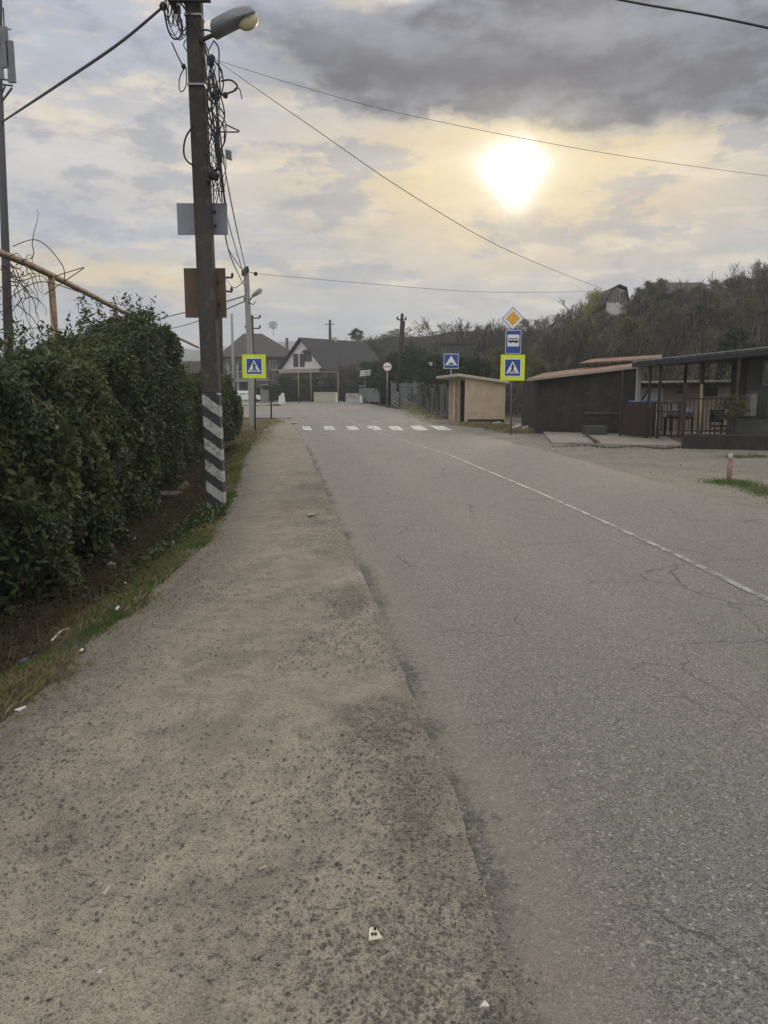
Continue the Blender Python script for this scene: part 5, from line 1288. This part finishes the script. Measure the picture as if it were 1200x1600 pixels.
# ---------------------------------------------------------------- hedges on the left
def XH(Y): return XS(Y)-1.15-.02*Y if Y > 4 else XS(4)-1.23-.01*(4-Y)
TOP = [(-2, 1.75), (4, 1.75), (6, 1.8), (8, 1.8), (10, 1.95), (11.5, 2.3), (13, 2.75), (15, 2.95), (17, 2.75), (19, 2.4), (21.6, 1.95)]
def hedge(name, label, Y0, Y1, TOPF, n, leaf, depth=2.6, xf=XH, shoots=300, core=True, group='roadside hedge shrubs'):
    t = empty(name, (xf((Y0+Y1)/2), (Y0+Y1)/2, 0), label, 'hedge', group)
    cs = []
    rs = np.random.RandomState(int(Y0*7+3))
    def face(Y, z, top):                       # how far the front bulges at height z
        f = z/top
        return .5*(-(max(f, .25)-.5)**2*2.2)+.5*nz(Y, z, .8, 3)+.34*nz(Y, z*.7, 2.1, 6)
    while len(cs) < n:
        # more leaves near the viewer
        Y = Y0+(Y1-Y0)*rs.rand()**(1.35 if Y1-Y0 > 8 else 1)
        top = TOPF(Y)*(1+.12*nz(Y, 0, 1.1, 9)+.09*nz(Y, 0, 3.1, 4)); endf = min(1, (Y1-Y)/.9+.15, (Y-Y0)/.9+.35)
        if rs.rand() < .62:
            z = -.35+rs.rand()*(top*endf+.35); dpt = abs(rs.normal())*.16
            x = xf(Y)+face(Y, z, top)-dpt-(.5*(1-endf))
        else:
            u = rs.rand(); x = xf(Y)+face(Y, top, top)-.05-u*depth; z = top*endf*(1-.22*u)-abs(rs.normal())*.18+.3*nz(x, Y, 1.5, 1)
        if nz(Y*1.0, z*1.5, 1.9, 12)+.35*nz(Y, z, 5, 4) < -.26+.25*rs.rand() and rs.rand() < .85 and x > xf(Y)-.6: continue
        cs.append((x, Y, z))
    for k in range(shoots):
        Y = Y0+(Y1-Y0)*rs.rand(); top = TOPF(Y); x = xf(Y)-rs.rand()*depth*.7-.1; h_ = rs.uniform(.12, .62)**1.3*1.2
        lx_ = rs.uniform(-.25, .35)
        for j in range(int(h_*55)): q_ = j/55; cs.append((x+rs.normal()*.03+lx_*q_, Y+rs.normal()*.03, top-.2+q_))
    cs = np.array(cs); npmesh('foliage', leaves(cs, leaf, .42, .35, .65), 4, 'laurel', t)
    # dark woody inside
    m = MB(); yy = np.arange(Y0+.9, Y1-.9, .5); prof = [(-.6, 0.0), (-.55, .5), (-.7, .76), (-depth*.6, .70), (-depth, .5), (-depth, 0)]
    vs = [(xf(y)+a+(.2*nz(y, b_, .9, 3) if i < 3 else 0), y, (-.4 if b_ == 0 else TOPF(y)*b_)) for y in yy for i, (a, b_) in enumerate(prof)]; k = len(prof)
    m.add(vs, [(j*k+i, (j+1)*k+i, (j+1)*k+i+1, j*k+i+1) for j in range(len(yy)-1) for i in range(k-1)]+[tuple(range(k-1, -1, -1)), tuple((len(yy)-1)*k+i for i in range(k))])
    m.build('inner_branches', 'bark', t)
    m = MB()
    for j in range(40):
        y = Y0+(Y1-Y0)*rs.rand(); x = xf(y)-.1-rs.rand()*.3; m.tube([(x-.2, y, -.4), (x+rs.uniform(-.1, .1), y+rs.uniform(-.2, .2), .2), (x+rs.uniform(0, .3), y+rs.uniform(-.4, .4), .8)], [.018, .012, .004], 4)
    m.build('stems', 'bark', t)
    return t
hedge('laurel_hedge', 'large glossy dark green laurel hedge filling the left side beside the verge', 1.5, 21.6, lambda Y: interp(Y, TOP), 230000, .072, 1.9)
hedge('laurel_hedge', 'smaller rounded laurel bush just behind the striped pole', 21.5, 29.5, lambda Y: interp(Y, [(20, 1.8), (23.5, 2.1), (27, 1.9), (29.5, .9)]), 42000, .09, 2.2, lambda Y: XS(Y)-.85, 24)

# bare vine tangle by the mast
t = empty('bare_vine', P(30, 520, 13.5), 'tangle of leafless vine hanging from the yellow pipe at the left edge', 'vine')
m = MB()
for k in range(62):
    x, y = rnd.uniform(-30, 50), rnd.uniform(398, 540); pts = []; Y = 12.9+rnd.uniform(-.5, .6); dx_, dy_ = rnd.uniform(-6, 11), rnd.uniform(-7, 9)
    for i in range(9):
        pts.append(P(x, y, Y)); x += dx_+rnd.uniform(-5, 5); y += dy_+rnd.uniform(-6, 7); dy_ += rnd.uniform(-3, 4.5); dx_ *= .85
        if x > 88: dx_ = -abs(dx_)
    m.tube(pts, [.010-.0009*i for i in range(9)], 4)
m.build('stems', 'twig', t, True)
for lp in ([(20, 385), (60, 375), (98, 415), (100, 440)], [(85, 432), (130, 418), (128, 421), (70, 460)], [(10, 470), (60, 440), (120, 455), (160, 470)], [(0, 420), (30, 440), (70, 430), (80, 480), (90, 530)]):
    wire('long_stem', cat_rom(lp), 13, 13.4, .008, 'twig', parent=t)

# ---------------------------------------------------------------- verge plants (uncountable)
def blades(n, fpos, h0, h1, w, lean=.5):
    base = np.array([fpos() for _ in range(n)]); a = NR.rand(n)*6.283; h = h0+(h1-h0)*NR.rand(n)**1.5
    ld_ = np.column_stack([np.cos(a), np.sin(a), np.zeros(n)])*(h*lean*NR.rand(n))[:, None]
    sd = np.column_stack([-np.sin(a), np.cos(a), np.zeros(n)])*w
    tip = base+ld_+np.column_stack([np.zeros(n), np.zeros(n), h]); midp = base+ld_*.35+np.column_stack([np.zeros(n), np.zeros(n), h*.6])
    return np.stack([base-sd, base+sd, midp+sd*.7, tip], 1).reshape(-1, 3)
def vpos(e0, e1, Y0, Y1, dens=None):
    def f():
        while True:
            Y = Y0+(Y1-Y0)*rnd.random()**1.4; e = rnd.uniform(e0, e1); X = XS(Y)-e
            if dens is None or dens(X, Y, e) > rnd.random(): return (X, Y, hz(X, Y)-.01)
    return f
def dn_green(X, Y, e): return sm((nz(X, Y, .9, 7)+.28)/.45)*(1-.8*sm((e-.95)/.4))*(.25+.75*sm((e+.02)/.2))*(.35 if Y < 4.4 and Y > 3.9 else 1)
def dn_dry(X, Y, e): return sm((nz(X, Y, 1.1, 4)+.35)/.6)*(1-.7*sm((e-.55)/.4))
o = npmesh('green_grass', blades(110000, vpos(-.04, 1.5, 2.6, 26, dn_green), .02, .07, .003, .9), 4, 'grassg'); o['kind'] = 'stuff'; o['label'] = 'green grass on the verge'
o = npmesh('dry_grass', blades(52000, vpos(-.05, 1.8, 2.6, 30, dn_dry), .02, .08, .0022, 1.1), 4, 'grassd'); o['kind'] = 'stuff'; o['label'] = 'straw-coloured dead grass on the verge'
m = MB()
for k in range(5200):
    X, Y, z = vpos(.55, 1.9, 3, 22)(); a = rnd.uniform(0, 6.283); L_ = rnd.uniform(.12, .42); d = Vector((math.cos(a), math.sin(a), 0))
    m.tube([Vector((X, Y, z)), Vector((X, Y, z+L_*.45))+d*L_*.3, Vector((X, Y, z+L_*.25))+d*L_*.9], [.0035, .0028, .0012], 3)
o = m.build('dead_bramble', 'bramble'); o['kind'] = 'stuff'; o['label'] = 'brown dead bramble stems under the hedge'
cs = []
for k in range(26000):
    X, Y, z = vpos(.5, 2.0, 3, 24)(); cs.append((X, Y, z+abs(rnd.gauss(0, .05))))
o = npmesh('leaf_litter', leaves(np.array(cs), .035, .6), 4, 'leafbrush'); o['kind'] = 'stuff'; o['label'] = 'brown leaf litter under the hedge'
cs = []
wp = [G(270, 826), G(290, 812), G(318, 800), G(335, 797), G(240, 846), G(215, 860), G(330, 806)]
for k in range(2600):
    c_ = wp[k % 7]; X, Y = c_.x-.05+rnd.gauss(0, .11), c_.y+rnd.gauss(0, .4); cs.append((X, Y, hz(X, Y)+.02+abs(rnd.gauss(0, .05))))
o = npmesh('low_weeds', leaves(np.array(cs), .055, .6), 4, 'weed'); o['kind'] = 'stuff'; o['label'] = 'patch of low broad-leaved weeds at the foot of the striped pole'
# grass round the stub post, sign stones and second pole
def patch(cen, sx, sy, n):
    def f():
        c_ = cen[rnd.randrange(len(cen))]; X, Y = c_.x+rnd.gauss(0, sx), c_.y+rnd.gauss(0, sy); return (X, Y, .03)
    return f
pa = patch([G(1146, 757), G(1165, 762), G(1185, 768), G(1200, 774), G(1128, 757), G(1220, 780), G(1180, 716), G(1150, 717)], .2, .16, 0)
o = npmesh('forecourt_grass', blades(3600, pa, .02, .075, .004, .9), 4, 'grassg'); o['kind'] = 'stuff'; o['label'] = 'tufts of grass in the forecourt around the stub post'
pa = patch([G(790, 673), G(775, 669), G(812, 677), G(760, 668), G(742, 666)], .35, .4, 0)
o = npmesh('roadside_grass', blades(7000, pa, .05, .22, .008, .9), 4, 'grassd'); o['kind'] = 'stuff'; o['label'] = 'rough grass around the stones by the bus stop sign'
pa = patch([G(385, 680), G(400, 668), G(412, 663), G(385, 668), G(375, 690), G(420, 660)], .35, 1.3, 0)
o = npmesh('junction_grass', blades(7000, pa, .03, .11, .007, .9), 4, 'grassd'); o['kind'] = 'stuff'; o['label'] = 'short green grass around the foot of the pale lamp pole'
cs = []
for (x, y) in ((640, 640), (652, 643), (664, 648), (690, 655)):
    c_ = G(x, y)
    for k in range(500): cs.append((c_.x+rnd.gauss(0, .5), c_.y+rnd.gauss(0, 1.2), abs(rnd.gauss(0, .22))))
o = npmesh('dry_weeds', leaves(np.array(cs), .14, .3), 4, 'grassd'); o['kind'] = 'stuff'; o['label'] = 'dry weeds along the foot of the roadside fences'
# potted bush on the railing wall
t = proto_leafy('bush', 41, .7, .95, 'leafmid', 1400, .07, 'scrubby bush sticking out above the railings beside the carport post', None, 'bush', False, .1)
c_ = P(1142, 653, 20.9); put(t, c_.x, c_.y, 1, z=c_.z)

# ---------------------------------------------------------------- loose stones (uncountable) and litter
def pebbles(n, fpos, r0, r1):
    V = []; ico = [(0,0,1),(.9,0,.3),(.28,.85,.3),(-.73,.53,.3),(-.73,-.53,.3),(.28,-.85,.3)]
    tri = [(0,1,2),(0,2,3),(0,3,4),(0,4,5),(0,5,1)]
    base = np.array(ico)
    out = []; rs = np.random.RandomState(3)
    for _ in range(n):
        X, Y, z = fpos(); r_ = r0+(r1-r0)*rs.rand()**3; b_ = base*r_*(1+.35*rs.normal(size=(6, 1))); b_[:, 2] *= .6; a = rs.rand()*6.283
        c_, s_ = math.cos(a), math.sin(a); b2 = np.column_stack([b_[:, 0]*c_-b_[:, 1]*s_*.7, b_[:, 0]*s_+b_[:, 1]*c_*.7, b_[:, 2]])+np.array((X, Y, z)); out.append(b2)
    out = np.concatenate(out); me = bpy.data.meshes.new('pebbles')
    sk_ = [(0, -0)]
    fs = [tuple(6*k+i for i in f) for k in range(n) for f in tri+[(1, 5, 4), (1, 4, 3), (1, 3, 2)]]
    me.from_pydata(out.tolist(), [], fs); me.materials.append(M['pebble']); me.validate(); return me
def ppos():
    while True:
        Y = 1.4+rnd.random()**2.1*14; t_ = rnd.random(); X = XS(Y)+.02+(XL(Y)-XS(Y)+.02)*t_
        near = .3+.7*sm((t_-.55)/.25)*sm((1.02-t_)/.12)+.5*sm((.22-t_)/.2)
        if (.35+nz(X, Y, .9, 3))*near*1.5 > rnd.random(): return (X, Y, lump(X, Y)-.013)
me = pebbles(42000, ppos, .002, .0095); o = bpy.data.objects.new('loose_gravel', me); COL.objects.link(o); o['kind'] = 'stuff'; o['label'] = 'small dark and pale stones loose on the shoulder'
def epos():
    Y = 1.4+rnd.random()**1.6*20; return (XL(Y)+rnd.gauss(.0, .045), Y, .006+rnd.uniform(0, .008))
me2 = pebbles(5200, epos, .003, .011); o = bpy.data.objects.new('edge_crumbs', me2); COL.objects.link(o); o['kind'] = 'stuff'; o['label'] = 'crumbs of asphalt and grit along the broken road edge'
def fpos2():
    Y = 9+rnd.random()*20; X = XR(Y)-.3+rnd.random()*9; return (X, Y, .035)
me = pebbles(3500, fpos2, .006, .03); o = bpy.data.objects.new('forecourt_gravel', me); COL.objects.link(o); o['kind'] = 'stuff'; o['label'] = 'loose stones on the forecourt'
g_ = G(584, 1464)
def scrap(name, label, pix, mat, cat='litter', th=.003, lift=.0):
    pts = [G(x, y) for x, y in pix]; m = MB(); n = len(pts)
    vs = [(p.x, p.y, lump(p.x, p.y)+.001+lift+rnd.uniform(0, .006)) for p in pts]; vs += [(a, b_, c+th) for a, b_, c in vs]
    m.add(vs, [tuple(range(n-1, -1, -1)), tuple(range(n, 2*n))]+[(i, (i+1) % n, (i+1) % n+n, i+n) for i in range(n)]); o = m.build(name, mat); tag(o, label, cat); return o
o = scrap('paper_scrap', 'cream trapezoid paper scrap with three dark holes lying on the gravel', [(576, 1474), (598, 1471), (592, 1460), (588, 1452), (580, 1451), (577, 1456)], 'paper')
m = MB()
for (x, y) in ((586, 1455.5), (582, 1465.5), (587, 1465.5)):
    p = G(x, y); m.cyl((p.x, p.y, lump(p.x, p.y)+.004), (p.x, p.y, lump(p.x, p.y)+.0135), .0042, .0042, 10)
h_ = m.build('hole', 'signblack', None); h_.parent = o
scrap('paper_scrap', 'small pale curl of paper near the broken asphalt edge at the bottom', [(750, 1577), (757, 1570), (765, 1577), (762, 1579)], 'paper', lift=.004)
scrap('cardboard_scrap', 'narrow beige cardboard strip on the gravel at the lower left', [(160, 1400), (170, 1385), (174, 1387), (165, 1402)], 'card', lift=.004)
scrap('cardboard_scrap', 'short beige cardboard strip left of the paper scrap', [(404, 1356), (416, 1350), (418, 1353), (406, 1359)], 'card', lift=.004)
scrap('stone_chip', 'squarish whitish stone chip on the gravel at the bottom left', [(152, 1528), (158, 1522), (161, 1528), (155, 1531)], 'stone', 'stone', .012)
scrap('plastic_scrap', 'white plastic scrap at the edge of the bright grass tuft on the left', [(22, 1109), (30, 1106), (41, 1103), (40, 1107), (30, 1111)], 'plastic')
scrap('plastic_scrap', 'small white scrap on the verge among straw grass', [(122, 1016), (127, 1012), (131, 1014), (128, 1017)], 'plastic')
scrap('plastic_scrap', 'white scrap at the edge of verge and gravel below the weeds', [(179, 951), (184, 946), (187, 947), (184, 952)], 'plastic')
scrap('leaf_scrap', 'dry pale leaf on the gravel near the road edge higher up', [(480, 804), (490, 802), (491, 805), (482, 806)], 'card', lift=.004)
def lit(px, py, z): p = G(px, py, z); return p
for i, (px, py, r_, mt, lb) in enumerate([(258, 793, .035, 'plastic', 'white crumpled litter beside the dark hole under the hedge'), (172, 870, .05, 'plastic', 'crumpled white bag lying in the middle of the verge grass'), (134, 915, .03, 'plastic', 'small white crumpled litter in the verge grass'), (40, 1047, .028, 'blue', 'crushed blue bottle cap in the verge at the left edge')]):
    p = lit(px, py, -.25); z = hz(p.x, p.y); m = MB(); m.blob((p.x, p.y, z+r_*.6), (r_*1.4, r_, r_*.7), i+3, 9, 7, .9); o = m.build('crumpled_litter', mt); tag(o, lb, 'litter')
p = G(288, 750, -.2); z = hz(p.x, p.y)
t = empty('broken_board', (p.x, p.y, z), 'pale broken board leaning under the hedge near the striped pole', 'board')
m = MB(); m.bar((p.x-.12, p.y, z+.02), (p.x+.06, p.y+.05, z+.17), .015, .12); m.build('board', 'card', t)
p = G(262, 775, -.3); z = hz(p.x, p.y)
t = empty('drain_inlet', (p.x, p.y, z), 'dark rectangular drain opening with a concrete lip under the hedge', 'drain')
m = MB(); m.box((p.x-.42, p.y, z-.05), (p.x+.1, p.y+.5, z+.09)); m.build('opening', 'black', t); m = MB(); m.box((p.x-.45, p.y-.02, z+.092), (p.x+.13, p.y+.52, z+.13)); m.build('lip', 'fencecon', t)
m = MB(); pts = [G(80, 995, -.1), G(95, 982, -.1), G(108, 978, -.08)]; m.tube([Vector((q_.x, q_.y, hz(q_.x, q_.y)+.04)) for q_ in pts], [.008, .007, .004], 5); o = m.build('fallen_stick', 'paper'); tag(o, 'pale dry stick lying on the verge at the lower left', 'stick')

# ================================================================ HAZE
x0_, x1_, y0_, y1_, z1_ = -1260, 1260, -320, 1460, 110
m = MB(); m.box((x0_, y0_, -2), (x1_, y1_, z1_)); o = m.build('haze', 'soil'); o['kind'] = 'stuff'; o['label'] = 'thin evening haze'
hm = bpy.data.materials.new('haze air'); hm.use_nodes = True; ht = hm.node_tree; ht.nodes.clear()
pv = ht.nodes.new('ShaderNodeVolumePrincipled'); pv.inputs['Color'].default_value = (.80, .86, .95, 1); pv.inputs['Density'].default_value = HAZE; pv.inputs['Anisotropy'].default_value = .3
oo = ht.nodes.new('ShaderNodeOutputMaterial'); ht.links.new(pv.outputs[0], oo.inputs['Volume'])
o.data.materials.clear(); o.data.materials.append(hm)

# dirt and weeds gathered in the broken joint of the apron
cs = []
for k in range(900):
    f = rnd.random()**.6; p = G(850+220*f, 698+4*f+1.5*math.sin(f*17)); cs.append((p.x+rnd.gauss(0, .08), p.y+rnd.gauss(0, .07)-.12, .035+abs(rnd.gauss(0, .012))))
for k in range(260):
    f = rnd.random(); p = G(915+19*f, 686+13*f); cs.append((p.x+rnd.gauss(0, .05), p.y+rnd.gauss(0, .08), .115+abs(rnd.gauss(0, .02))))
o = npmesh('joint_dirt', leaves(np.array(cs), .045, .5), 4, 'bramble'); o['kind'] = 'stuff'; o['label'] = 'dark dirt and dead weeds in the joint along the concrete apron'
